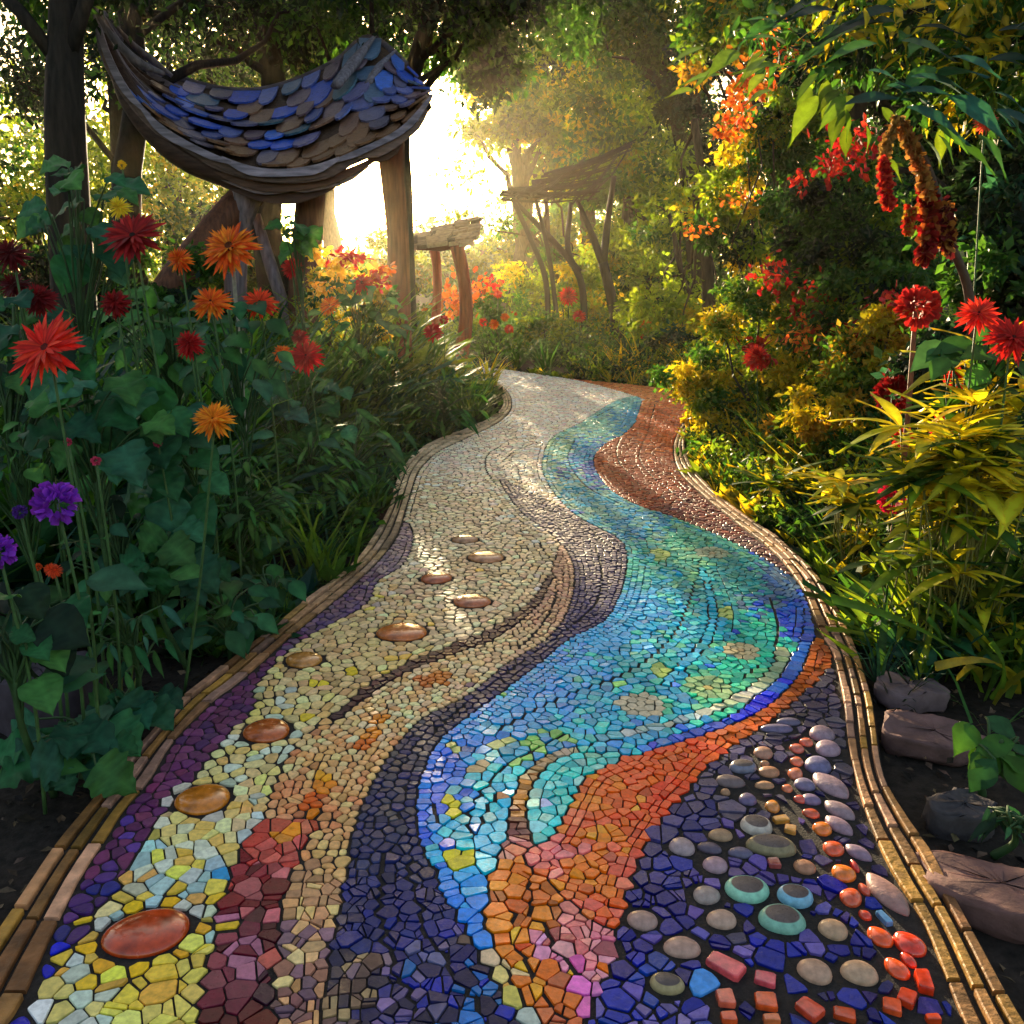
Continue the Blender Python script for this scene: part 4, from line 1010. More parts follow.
# layered weathered planks along the front edge, ends ragged
def board(pts, w, th, c, name):
    mb = MB(); p = np.asarray(pts); n = len(p)
    t = np.gradient(p, axis=0); t /= np.linalg.norm(t, axis=1, keepdims=True)
    out = np.cross(t, np.array([0, 1.0, 0])); out /= np.linalg.norm(out, axis=1, keepdims=True)
    out = np.where(out[:, 2:3] > 0, -out, out)
    ww = w * np.minimum(1, .35 + 3 * np.minimum(np.linspace(0, 1, n), np.linspace(1, 0, n))) * (1 + .12 * np.sin(np.linspace(0, 9, n) + rng.uniform(0, 6)))
    y_ = np.array([0, th, 0])
    V = np.stack([p, p + out * ww[:, None], p + out * ww[:, None] + y_, p + y_], 1).reshape(-1, 3)
    fs = [(a * 4 + k, a * 4 + (k + 1) % 4, a * 4 + 4 + (k + 1) % 4, a * 4 + 4 + k) for a in range(n - 1) for k in range(4)] + [(0, 3, 2, 1), (4 * n - 4, 4 * n - 3, 4 * n - 2, 4 * n - 1)]
    mb.add(V, fs, c)
    return mb.build(name, M_WOODX, pav)
under = smooth([at(104, 34, 9.35), at(130, 96, 9.35), at(168, 142, 9.35), at(222, 172, 9.4), at(280, 186, 9.45), at(340, 180, 9.5)], 6)
mb = MB(); mb.tube(under, np.interp(np.linspace(0, 1, len(under)), [0, .2, .5, 1], [.03, .12, .15, .06]), (.075, .040, .030), 9)
mb.build('eave_beam', M_WOODX, pav, smooth=True)
PLC = [(.25, .21, .26), (.16, .10, .08), (.10, .05, .032), (.20, .15, .16), (.075, .036, .026)]
for k in range(9):                                   # long boards that carry the roof up to its left tip
    t_ = .06 + k * .105
    seg = np.array([roof_pt(s, t_ + .04 * math.sin(s * 9 + k), .05 + .02 * (k % 2)) for s in np.linspace(.0, rng.uniform(.26, .40), 14)])
    board(seg, .10 * rng.uniform(.8, 1.2), .05, np.array(PLC[k % 4]) * rng.uniform(.7, 1.3), 'roof_board')
for lay in range(5):
    m0 = [0, 1, 5, 9, 12][lay]
    while m0 < [42, 41, 37, 33, 29][lay]:
        m1 = min(m0 + int(rng.integers(11, 22)), [44, 43, 39, 35, 31][lay])
        if m1 - m0 < 4: break
        seg = FR[m0:m1] + np.array([0, -.03 + .045 * lay + rng.normal(0, .008), .05 - .052 * lay])
        seg = seg + np.linspace(0, 1, len(seg))[:, None] * np.array([0, 0, rng.normal(0, .012)])
        board(seg, .075 * rng.uniform(.8, 1.25), .035, np.array(PLC[lay]) * rng.uniform(.75, 1.3), 'eave_plank')
        m0 = m1 - 2
mb = MB()
mb.tube(BK[:40] + np.array([0, .03, .02]), .05, (.12, .09, .10), 8)
mb.build('ridge_beam', M_WOODX, pav, smooth=True)
for pts, rr in (([at(90, 4, 9.05), at(112, 36, 9.1), at(138, 62, 9.2), at(164, 74, 9.3)], [.012, .06, .075, .04]), ([at(106, 14, 9.4), at(130, 42, 9.5), at(152, 60, 9.6), at(172, 76, 9.7)], [.01, .045, .06, .03]), ([at(376, 34, 11.9), at(354, 62, 11.3), at(336, 86, 10.8)], [.02, .09, .07]), ([at(396, 50, 11.7), at(380, 66, 11.3), at(368, 84, 10.9)], [.015, .06, .05])):
    mb = MB(); p = smooth(pts, 5); mb.tube(p, np.interp(np.linspace(0, 1, len(p)), np.linspace(0, 1, len(rr)), rr), (.20, .17, .20), 7, (1, .6))
    mb.build('roof_horn', M_WOOD, pav, smooth=True)
def post(pts, rad, c, root, name='post', mat=None):
    mb = MB(); p = smooth(pts, 5)
    mb.tube(p, np.interp(np.linspace(0, 1, len(p)), np.linspace(0, 1, len(np.atleast_1d(rad))), np.atleast_1d(rad)), c, 12)
    return mb.build(name, mat or M_WOOD, root, smooth=True)
g = at(400, 395, 10.0); 
post([[g[0], 10, -.05], at(399, 330, 10.0), at(398, 240, 10.0), at(393, 180, 10.0), at(390, 138, 10.0)], [.155, .135, .115, .125, .15], WR, pav)
post([at(270, 172, 9.9), at(232, 212, 9.6), at(190, 262, 9.3), at(150, 320, 9.0)], [.155, .165, .17, .18], (.13, .048, .024), pav, 'brace')
g = gp(308, 397); post([[g[0], g[1], -.05], [g[0], g[1], .9], at(312, 178, g[1])], [.2, .17, .15], (.11, .050, .026), pav)
g = gp(238, 400); post([[g[0], g[1], -.05], at(236, 250, g[1]), at(250, 186, g[1])], [.11, .12, .16], (.19, .15, .17), pav, 'plank_post')
post([at(292, 330, 9.8), at(272, 270, 9.9), at(256, 215, 10.0)], [.06, .07, .05], (.19, .15, .17), pav, 'brace')

# ================================================================== small shingled gate beside the path
b = gp(458, 366); yg = b[1]
gate = empty('garden_gate', (b[0] - .2, yg, -.03), 'small rustic gate with a slate slab roof on two bowed red posts', 'gate')
post([[at(459, 366, yg)[0], yg, -.05], at(466, 320, yg), at(464, 280, yg), at(457, 246, yg)], [.115, .10, .09, .10], (.38, .065, .022), gate)
y2 = yg + .9
post([[at(432, 364, y2)[0], y2, -.05], at(437, 300, y2), at(437, 270, y2), at(434, 246, y2)], [.08, .07, .07, .08], (.38, .065, .022), gate)
mb = MB(); mb.tube([at(412, 246, yg + .05), at(440, 247, yg + .05), at(466, 243, yg + .05)], [.06, .07, .06], (.20, .06, .03), 4, (1, 1.2)); mb.build('lintel', M_WOODX, gate)
mb = MB()
for r_ in range(7):
    f_ = r_ / 6
    u = 405 + 10 * f_
    while u < 474 + 3 * f_:
        w_ = rng.uniform(9, 22)
        u0, u1 = u, min(u + w_, 480); u += w_ + 1.0
        v = (247 - (u0 - 405) * .09) * (1 - f_) + (240 - (u0 - 405) * .34) * f_ + rng.uniform(-1, 1)
        dy = -.3 + 1.1 * f_
        a = at(u0, v, yg + dy); c_ = at(u1, v - (u1 - u0) * .14 + rng.uniform(-1, 1), yg + dy)
        up = np.array([rng.normal(0, .03), .42, .10 + rng.normal(0, .03)]); th = np.array([0, -.01, -.055])
        V = [a, c_, c_ + up, a + up]; V = V + [q + th for q in V]
        mb.add(V, [(0, 1, 2, 3), (7, 6, 5, 4), (0, 4, 5, 1), (1, 5, 6, 2), (2, 6, 7, 3), (3, 7, 4, 0)], lin((158, 132, 108)) * rng.uniform(.35, 1.15))
mb.build('slab_roof', M_ROCK, gate)

# ================================================================== twig pergola on forked posts
yp = gp(618, 347)[1]
pg = empty('twig_pergola', (at(618, 347, yp)[0], yp, -.03), 'far twig pergola with thin tilted brushwood roof on forked bare tree posts', 'pergola')
BK2 = (.022, .017, .012)
post([[at(622, 347, yp)[0], yp, -.05], at(612, 300, yp), at(603, 262, yp)], [.13, .10, .09], (.06, .045, .028), pg, 'forked_post')
post([at(603, 264, yp), at(590, 230, yp), at(577, 200, yp)], [.08, .06, .04], BK2, pg, 'branch')
post([at(603, 264, yp), at(608, 220, yp), at(614, 176, yp - .2)], [.08, .06, .045], BK2, pg, 'branch')
y3 = yp + 1.0
post([[at(585, 345, y3)[0], y3, -.05], at(582, 286, y3), at(568, 250, y3), at(571, 202, y3)], [.07, .07, .06, .04], BK2, pg, 'forked_post')
post([at(580, 272, y3), at(552, 240, y3), at(512, 198, y3)], [.06, .06, .045], BK2, pg, 'branch')
y4 = yp + .6
post([[at(548, 344, y4)[0], y4, -.05], at(546, 282, y4), at(530, 238, y4), at(514, 202, y4)], [.06, .055, .05, .05], BK2, pg, 'forked_post')
post([[at(560, 344, y4)[0], y4, -.05], at(550, 262, y4), at(536, 200, y4)], [.05, .045, .04], BK2, pg, 'forked_post')
mb = MB()
c00, c10, c11, c01 = at(503, 197, yp - .3), at(592, 198, yp - .3), at(634, 140, yp + 1.2), at(560, 172, yp + 1.6)
for k in range(46):
    a_, b_ = rng.uniform(0, 1, 2)
    if k % 3:
        p, q = c00 * (1 - a_) + c01 * a_, c10 * (1 - a_) + c11 * a_
    else:
        p, q = c00 * (1 - a_) + c10 * a_, c01 * (1 - a_) + c11 * a_
    d_ = (q - p); p = p - d_ * rng.uniform(0, .06); q = q + d_ * rng.uniform(0, .06)
    w = wob(p, q, 5, .02, .03); w[:, 2] += rng.normal(0, .05)
    mb.tube(w, np.linspace(.026, .01, 5), np.array(BK2) * rng.uniform(.5, 1.3), 5)
mb.build('brushwood_roof', M_WOODX, pg)

# ================================================================== trees
def px_crown(u, v, y, ru, rv, ry=None):              # a crown seen at (u, v) with those half sizes in the picture
    k = y / F
    return (at(u, v, y), (ru * k, ry or ru * k * .9, rv * k))
tree('nearest dark straight trunk on the far left, a black silhouette beside the pavilion horn', at(66, 300, 7.6), at(64, -260, 7.8), .19,
     [px_crown(20, -110, 8.2, 150, 90), px_crown(150, -150, 8.4, 190, 60)], [DEEP, DEEP, MID], .10, 34, 150, BARKD, limbs=10, mid=[at(66, 150, 7.6), at(66, 0, 7.7)])
tree('second dark trunk behind the pavilion horn, leaning slightly to the right', at(128, 300, 10.6), at(118, -180, 11.0), .20,
     [px_crown(140, -60, 12.6, 190, 80), px_crown(260, -50, 12.8, 160, 70)], [DEEP, MID, DEEP], .12, 30, 140, BARKD)
tree('dark trunk rising behind the middle of the scaled roof', at(268, 300, 16.0), at(268, -130, 16.4), .30,
     [px_crown(260, -20, 16.6, 190, 80), px_crown(330, 20, 17.5, 110, 45)], [DEEP, MID], .15, 34, 140, BARKD)
tree('dark leaning tree crossing behind the right end of the scaled roof', at(404, 335, 13.2), at(452, -60, 13.4), .2,
     [px_crown(470, 20, 13.6, 120, 46), px_crown(400, -20, 13.0, 150, 50), px_crown(560, 30, 14.0, 90, 50), px_crown(500, -6, 14, 120, 44), px_crown(470, 70, 14, 56, 26)], [DEEP, MID, MID], .12, 30, 130, BARKD, mid=[at(401, 200, 13.2), at(404, 110, 13.2)])
tree('forked dark tree at the top centre above the pergola', at(700, 330, 23), at(660, 20, 23), .24,
     [px_crown(640, 20, 23, 110, 60), px_crown(560, 120, 24, 70, 60), px_crown(590, 200, 23.5, 50, 26), px_crown(710, -10, 23, 90, 60), px_crown(600, -4, 22, 100, 40), px_crown(670, 60, 22.5, 60, 40)], [MID, LIME, MID], .17, 30, 130, BARKD, mid=[at(690, 200, 23), at(672, 100, 23)], r1=.3)
tree('dark blue-green conifer behind the yellow trees at the right of centre', at(706, 330, 19.5), at(690, 20, 19.5), .17,
     [px_crown(694, 84, 19.6, 44, 34), px_crown(700, 140, 19.6, 52, 40)], [TEAL, DEEP, [(.012, .04, .045)]], .13, 26, 150, BARKD, name='conifer_tree')
tree('bright yellow-green young tree behind the pergola posts', at(560, 340, 21), at(545, 190, 21), .10,
     [px_crown(560, 280, 21, 70, 44), px_crown(500, 220, 22, 50, 30)], [LIMEB, LIMEB, MID], .13, 26, 130, BARKM)
tree('tall yellow-green tree right of the pergola with layered sunlit leaves', at(716, 380, 12.6), at(694, 120, 13), .11,
     [px_crown(690, 170, 13.2, 64, 46), px_crown(716, 230, 12.8, 76, 46), px_crown(680, 300, 13.2, 56, 44), px_crown(752, 180, 12.6, 62, 60)], [LIMEB, LIMEB, GOLD, LIME], .115, 30, 150, BARKM)
tree('slender olive tree with one bare slanting stem behind the yellow-green tree', at(700, 372, 15.5), at(668, 210, 15.6), .07,
     [px_crown(650, 260, 15.8, 36, 60), px_crown(664, 190, 16, 40, 50)], [LIMEB, LIME], .11, 22, 120, BARKM)
tree('tall dark tree filling the right background', at(850, 420, 9.5), at(850, -60, 9.8), .16,
     [px_crown(840, 90, 10.2, 110, 90), px_crown(940, 40, 10, 120, 90), px_crown(900, 200, 10.4, 110, 80), px_crown(980, 190, 9.6, 90, 90)], [MID, DEEP, LIME, DEEP], .11, 34, 150, BARKD)
tree('golden leaved tree with orange blossom sprays above the right shrubs', at(790, 430, 8.6), at(780, 30, 8.8), .09,
     [px_crown(770, 60, 9, 80, 64), px_crown(800, 140, 8.8, 70, 50), px_crown(740, 20, 9.4, 70, 40)], [GOLD, LIME, MID, OCHR], .085, 30, 150, BARKM)
# far trees, each its own
far = [(-60, 210, 24, 150, 110, 0, 'pale yellow backlit tree at the far left edge'), (40, 190, 28, 120, 100, 1, 'yellow-green tree far behind the nearest dark trunk'),
       (170, 150, 30, 110, 90, 0, 'yellowish tree seen over the roof between the two left trunks'), (215, 250, 22, 70, 50, 2, 'green bushy tree low behind the pavilion brace'), (230, 40, 32, 120, 60, 1, 'tree with yellow gaps far behind the roof'),
       (330, 60, 36, 90, 34, 2, 'thin treetop over the right end of the scaled roof'), (520, 150, 34, 66, 34, 1, 'hazy golden treetop right of the sun glare'), (470, 250, 38, 70, 26, 3, 'low pale green tree in the distance above the small gate'),
       (560, 60, 40, 110, 40, 2, 'tall far tree high above the pergola roof'), (620, 190, 30, 70, 90, 1, 'yellow-green far tree behind the pergola roof'), (780, 120, 30, 120, 110, 2, 'tall green tree far behind the golden tree'),
       (900, 120, 18, 120, 130, 4, 'dark tree mass behind the right background tree'), (1040, 160, 14, 120, 130, 4, 'dark tree at the far right edge'), (120, 30, 20, 150, 70, 4, 'dark crown high above the pavilion horn'),
       (-150, 120, 16, 130, 140, 4, 'dark tree outside the left trunk'), (506, 105, 31, 48, 38, 0, 'slight golden tree at the right rim of the sun glare'), (585, 120, 33, 60, 70, 0, 'golden far tree between the pergola roof and the forked tree'), (530, 230, 36, 46, 60, 3, 'pale hazy tree at the end of the view between gate and pergola'), (640, 130, 36, 60, 60, 1, 'far lime tree behind the dark conifer'), (395, 262, 30, 60, 24, 0, 'low golden bush far behind the big pavilion post'), (600, 260, 28, 50, 40, 0, 'golden bushy tree low behind the pergola'),
       (660, 260, 24, 50, 50, 1, 'lime tree between the pergola and the tall yellow-green tree')]
FP = [[LIMEB, GOLD, LIMEB, LIME], [LIMEB, MID, LIME], [MID, LIME, DEEP], [[(.10, .20, .08), (.08, .17, .08)], LIME], [DEEP, MID, DEEP]]
for u, v, y, ru, rv, p_, lab in far:
    bx = at(u + (40 if 'rim of' in lab else 0), 300, y); PRUNE[0] = 'rim of' not in lab
    tree(lab, bx, at(u + rng.uniform(-12, 12), v, y), .012 * y, [px_crown(u, v, y, ru, rv), px_crown(u + rng.uniform(-.4, .4) * ru, v + rv * .5, y - .5, ru * .7, rv * .6)], FP[p_], .0075 * y, 30, 110, BARKM if p_ < 4 else BARKD, limbs=7)
PRUNE[0] = True
# the wood behind everything reads as one mass
mb = MB()
for k in range(190):
    a_ = rng.uniform(-62, 62); r_ = rng.uniform(44, 66)
    x_, y_ = r_ * math.sin(R(a_)), r_ * math.cos(R(a_))
    sunny = -20 < a_ < 3
    hgt = rng.uniform(1.0, 3.2) if sunny else rng.uniform(3, 13)
    for q in range(2 if sunny else 4):
        z_ = rng.uniform(.4, hgt)
        clump_leaves(mb, (x_ + rng.normal(0, 1), y_ + rng.normal(0, 1), z_), (2.4, 2.4, 1.6), 80, .55, [LIME, MID, MID, DEEP][int(rng.integers(4))], shell=.2)
o = mb.build('distant_wood', M_LEAF); o['kind'] = 'stuff'; o['label'] = 'distant wood behind the garden'
# ================================================================== beds: undergrowth that nobody could count
rng = np.random.default_rng(33)
T2_ = [(.018, .085, .040), (.024, .110, .055), (.040, .130, .045)]
EDGE = np.concatenate([Lout_w, Rout_w, resample(Far_w, step=.05)])
ek = kdtree.KDTree(len(EDGE))
for q, p in enumerate(EDGE): ek.insert((p[0], p[1], 0), q)
ek.balance()
def off_path(pts, margin):
    ok = ~inside(OUTER, pts)
    return np.array([o and ek.find((p[0], p[1], 0))[2] > m for o, p, m in zip(ok, pts, np.broadcast_to(margin, len(pts)))])
def left_of(y): return np.interp(y, Lout_w[::4, 1], Lout_w[::4, 0])
def rosettes(mb, bases, nl, L, pal, tmpl, lift=(.5, 1.6), jit=.2):
    n = len(bases)
    for b, l_ in zip(bases, np.broadcast_to(L, n)):
        k = int(nl * rng.uniform(.7, 1.3))
        a = rng.uniform(0, 2 * math.pi, k); z = rng.uniform(lift[0], lift[1], k)
        d = np.stack([np.cos(a), np.sin(a), z], 1)
        up = np.stack([-np.cos(a) * z, -np.sin(a) * z, np.ones(k)], 1)
        p = np.array(b) + np.stack([np.cos(a), np.sin(a), np.zeros(k)], 1) * l_ * .06
        mb.leaves(tmpl, p, d, up, l_ * rng.uniform(.6, 1.25, k), mixcol(pal, k, jit))
def scatter(n, x0, x1, y0, y1, margin):
    p = np.stack([rng.uniform(x0, x1, n), rng.uniform(y0, y1, n)], 1)
    return p[off_path(p, margin)]
def stuff(mb, name, label, mat=M_LEAF):
    o = mb.build(name, mat); o['kind'] = 'stuff'; o['label'] = label
    return o
# left bed: grassy and ferny ground cover, thicker away from the camera
mb = MB()
p = scatter(3400, -6.5, 1.0, 2.7, 13.5, .07); p = p[(p[:, 0] < left_of(p[:, 1]))]
keep = rng.random(len(p)) < np.clip((p[:, 1] - 2.4) / 1.6, .15, 1); p = p[keep]
d_edge = np.array([ek.find((a, b, 0))[2] for a, b in p])
for q, (a, b) in enumerate(p):
    h = min(.10 + .55 * d_edge[q], .85) * rng.uniform(.6, 1.2)
    w = rng.random()
    pal = [TEAL, MID, MID, [(.05, .15, .03), (.07, .18, .03)]][int(rng.integers(4))]
    if b > 9 and rng.random() < .35: pal = LIME  # sunlit look at the far end, put into a yellower leaf colour
    if w < .5: rosettes(mb, [(a, b, -.03)], 16, h * 1.3, pal, T_BLADE, (.5, 2.4))
    elif w < .8: rosettes(mb, [(a, b, -.03)], 11, h * 1.05, pal, T_LANCE, (.3, 1.8))
    else: clump_leaves(mb, (a, b, h * .5), (h * .55, h * .55, h * .45), 40, .06, pal, T_OVAL, shell=.3)
stuff(mb, 'ground_cover', 'grassy and ferny ground cover filling the left bed')
# right bed
mb = MB()
p = scatter(3400, .8, 7.5, 2.5, 12.5, .05); p = p[p[:, 0] > left_of(p[:, 1]) + .5]
d_edge = np.array([ek.find((a, b, 0))[2] for a, b in p])
for q, (a, b) in enumerate(p):
    if b < 3.0 and rng.random() < .6: continue
    h = min(.15 + .40 * d_edge[q], .45) * rng.uniform(.7, 1.2)
    pal = [MID, DEEP, LIME, GOLD, MID][int(rng.integers(5))] if b > 3.4 else [DEEP, TEAL, MID][int(rng.integers(3))]
    w = rng.random()
    if w < .45: rosettes(mb, [(a, b, -.03)], 15, h * 1.3, pal, T_BLADE, (.5, 2.2))
    else: clump_leaves(mb, (a, b, h * .5), (h * .6, h * .6, h * .45), 60, .05, pal, T_SMALL, shell=.2)
stuff(mb, 'ground_cover', 'mixed green and golden ground cover filling the right bed')
# far ground: low green cover behind the bend
mb = MB()
p = scatter(1900, -12, 13, 12.2, 30, .15)
p = p[~((p[:, 1] < 13.2) & (p[:, 0] < -.8))]
for a, b in p:
    h = rng.uniform(.25, .6)
    pal = [MID, LIME, DEEP, [(.05, .12, .04)]][int(rng.integers(4))]
    if rng.random() < .35: rosettes(mb, [(a, b, -.03)], 14, h * 1.3, pal, T_BLADE, (.5, 2.2))
    else: clump_leaves(mb, (a, b, h * .5), (h * 1.1, h * 1.1, h * .6), 70, .09, pal, T_SMALL, shell=.2)
stuff(mb, 'ground_cover', 'low green cover on the ground beyond the bend')
# an extra mat of small plants hugging both edgings
mb = MB()
p = scatter(16000, -2.6, 3.4, 2.9, 13, .02); de = np.array([ek.find((a, b, 0))[2] for a, b in p]); p = p[de < .22][:1500]
for a, b in p:
    right = a > left_of(b) + .5
    pal = [MID, LIME, DEEP, GOLD][int(rng.integers(4))] if right else [MID, DEEP, TEAL, T2_][int(rng.integers(4))]
    rosettes(mb, [(a, b, -.03)], 9, rng.uniform(.06, .15), pal, T_BLADE if rng.random() < .6 else T_SMALL, (.3, 1.8))
stuff(mb, 'ground_cover', 'small weeds and grass creeping along both edgings')
mb = MB()
p = scatter(9000, -3.2, 3.2, .9, 4.2, .01)
d = rdir(len(p)); d[:, 2] *= .25
mb.leaves(T_SMALL, np.c_[p, rng.uniform(-.035, -.012, len(p))], d, rdir(len(p), 1.5), rng.uniform(.012, .045, len(p)), mixcol([(.018, .013, .011), (.04, .026, .018), (.09, .06, .04), (.012, .010, .010), (.14, .09, .05)], len(p)))
stuff(mb, 'bark_mulch', 'dark bark mulch along the path', M_SOIL)

# ================================================================== rocks
def rock(label, u, v, w, d_, h, turn, c=(.12, .085, .085), group=None, seed=0):
    b = gp(u, v)
    r2 = np.random.default_rng(seed)
    n, m = 28, 14
    th = np.linspace(0, 2 * math.pi, n, endpoint=False); ph = np.linspace(-.5 * math.pi, .5 * math.pi, m)
    V = []
    w_ = r2.uniform(0, 6, 8)
    for p_ in ph:
        for t in th:
            r_ = 1 + .10 * math.sin(3 * t + w_[0]) + .07 * math.sin(5 * t + w_[1]) + .02 * math.sin(2 * t + 3 * p_ + w_[2])
            cz = math.sin(p_); cz = np.sign(cz) * abs(cz) ** .55
            cr = math.cos(p_) ** .22
            V.append([w * r_ * cr * math.cos(t), d_ * r_ * cr * math.sin(t), h * (min(cz, .62) * .8 + .5) + .005 * math.sin(4 * t + 2 * cr + w_[3]) * cr + .1 * w * cr * math.cos(t + w_[4]) * (cz > 0)])
    V = np.array(V); V += r2.normal(0, .0025, V.shape)
    ca, sa = math.cos(turn), math.sin(turn)
    V = np.stack([V[:, 0] * ca - V[:, 1] * sa + b[0], V[:, 0] * sa + V[:, 1] * ca + b[1], V[:, 2] - .03], 1)
    i = np.arange(n * m).reshape(m, n)
    f = np.stack([i[:-1], np.roll(i[:-1], -1, 1), np.roll(i[1:], -1, 1), i[1:]], -1).reshape(-1, 4)
    mb = MB(); mb.add(V, f, c)
    tag(mb.build('garden_stone', M_ROCK, smooth=True, origin=(b[0], b[1], 0)), label, 'rock', group)
SG = 'flat stones along the beds'
rock('pale mauve flat stone by the right edging, farthest of the stones on that side', 908, 690, .105, .105, .05, .2, (.17, .115, .125), SG, 1)
rock('mauve-brown flat stone in the middle of the right bed row', 934, 737, .15, .09, .05, -.35, (.16, .085, .08), SG, 2)
rock('large brown slab stone at the lower right edge of the frame', 1000, 893, .17, .10, .055, -.5, (.16, .08, .072), SG, 3)
rock('small dark stone half hidden under leaves in the right bed', 962, 815, .09, .06, .06, .3, (.06, .05, .055), SG, 4)
rock('rounded dark purple stone in the left bed beside the leaves', 44, 708, .16, .12, .16, .1, (.06, .045, .06), SG, 5)

# ================================================================== broad-leaved plants
def broad_plant(label, u, v, y, ru, rv, n, lpx, pal, tmpl=T_LOBED, name='leafy_plant', ub=None, tilt=.6, group=None, cat='plant', stem_c=(.03, .07, .02)):
    k = y / F
    cen = at(u, v, y)
    bx = at(u if ub is None else ub, v, y)[0]
    base = np.array([bx, y + .05, -.03])
    root = empty(name, base, label, cat, group)
    fb, sb = MB(), MB()
    n = int(n * 1.6)
    top_ = cen + np.array([0, 0, rv * k * .7]); spine = smooth([base, base * .5 + top_ * .5 + np.r_[rng.normal(0, .04, 2), 0], top_], 10)
    sb.tube(spine, np.linspace(.011, .005, len(spine)), stem_c, 7)
    for i in range(n):
        a = 2 * math.pi * (i + rng.uniform(-.3, .3)) * .382; r = math.sqrt((i + .5) / n)
        c = cen + np.array([math.cos(a) * r * ru * k, rng.uniform(-1, 1) * ru * k * .6, math.sin(a) * r * rv * k])
        L = lpx * k * rng.uniform(.42, .88)
        c[2] = max(c[2], .05 + L * .25)
        d = np.array([math.cos(a) * .9, -.55 + rng.normal(0, .35), -.35 + .35 * math.sin(a) + rng.normal(0, .2)])
        up = np.array([rng.normal(0, .3), -tilt, 1.0])
        d /= np.linalg.norm(d)
        st = c - d * L * .5
        fb.leaves(tmpl, [st], [d], [up], [L], mixcol(pal, 1, .15))
        f_ = np.clip((st[2] + .03) / (top_[2] + .03) * .75 + rng.uniform(-.1, .05), .05, 1); j_ = spine[int(f_ * (len(spine) - 1))]
        sb.tube(smooth([j_, j_ * .5 + st * .5 + np.r_[rng.normal(0, .015, 2), .03], st], 4), np.linspace(.0045, .0028, 9), stem_c, 5)
    sb.build('stem', M_STEM, root, smooth=True)
    fb.build('foliage', M_LEAFB, root, smooth=True)
    return root
T2 = [(.024, .110, .040), (.034, .140, .055), (.018, .080, .042), (.055, .165, .040), (.036, .125, .070)]
T3 = [(.04, .13, .03), (.055, .17, .035), (.03, .10, .035)]
BP = [('big dark teal plant with lobed leaves behind the large red daisy', 92, 425, 2.75, 84, 50, 16, 62, T2, T_LOBED),
      ('tall teal plant with drooping heart-shaped leaves left of the orange daisy', 172, 470, 2.9, 54, 80, 15, 62, T2, T_HEART),
      ('dark lobed plant hanging over bare soil left of the path', 172, 560, 2.75, 50, 44, 9, 56, T2, T_LOBED),
      ('low plant with oval teal leaves and one pale green leaf by the left edging', 222, 615, 2.85, 62, 34, 16, 46, T2, T_OVAL),
      ('small plant with pointed oval leaves touching the left edging', 262, 590, 3.15, 40, 20, 10, 40, T2 + T3, T_OVAL),
      ('flat teal plant lying on the soil at the lower left edge', 66, 752, 2.05, 80, 34, 14, 66, T2, T_LOBED),
      ('ferny dark plant between the purple flowers and the path', 118, 640, 2.4, 62, 44, 18, 52, T2, T_LANCE),
      ('low dark plant at the left frame edge under the purple flowers', 20, 640, 2.0, 60, 60, 13, 64, DEEP + T2, T_HEART),
      ('leafy climbing stems with teal leaves in front of the nearest dark trunk', 82, 215, 3.3, 62, 62, 17, 44, T2, T_HEART),
      ('tall green plant with broad leaves below the scaled roof', 292, 236, 5.6, 22, 26, 7, 30, T3 + MID, T_HEART),
      ('bushy dark green plant at the foot of the pavilion post', 356, 330, 7.6, 54, 50, 30, 24, T3, T_OVAL),
      ('leafy plant around the pale stake with the orange daisy', 232, 350, 3.6, 62, 56, 20, 42, T2 + T3, T_OVAL),
      ('dark broad-leaved plant in the middle of the left bed', 300, 410, 4.6, 64, 40, 22, 34, T2 + T3, T_HEART),
      ('green plant with narrow leaves overhanging the left edging near the bend', 352, 450, 5.0, 60, 40, 30, 40, T3, T_LANCE),
      ('fern-like plant at the inner bend beside the far left edging', 440, 405, 7.2, 50, 34, 34, 26, T3 + MID, T_LANCE),
      ('dark leafy plant under the dark red flower cluster at the left edge', 20, 350, 2.9, 52, 60, 14, 52, DEEP + T2, T_LOBED),
      ('teal-leaved plant below the grass clump in the right bed', 936, 655, 2.75, 50, 26, 14, 40, T2, T_OVAL),
      ('bright green plant with upright pointed leaves at the lower right', 998, 770, 2.0, 40, 52, 10, 60, [(.06, .16, .02), (.04, .12, .02)] + T3, T_OVAL),
      ('dark plant with narrow leaves at the lower right corner', 1010, 840, 1.75, 40, 30, 9, 58, DEEP + T2, T_LANCE),
      ('dark green plant with wide leaves under the red blooms at the right edge', 985, 355, 3.1, 54, 26, 12, 56, T3, T_OVAL),
      ]
BP += [('leafy filler plant with small oval leaves left of the purple phlox', 24, 470, 2.7, 60, 46, 26, 34, T2 + T3, T_OVAL),
      ('bushy plant with small dark leaves right of the purple phlox', 112, 545, 2.8, 52, 50, 30, 32, DEEP + T2, T_OVAL),
      ('feathery green plant with narrow leaves between the heart-leaved plant and the grass tuft', 250, 500, 3.5, 50, 50, 40, 36, T3 + MID, T_LANCE),
      ('narrow-leaved green plant under the crimson double daisy', 310, 470, 4.3, 56, 40, 44, 32, T3 + MID, T_LANCE),
      ('small lobed plant low on the soil between the stone and the path', 128, 715, 2.3, 44, 26, 12, 48, T2, T_LOBED),
      ('mid green plant with oval leaves behind the ragged orange daisy', 160, 330, 4.0, 62, 46, 36, 34, T3, T_OVAL)]
for b_ in BP: broad_plant(*b_)

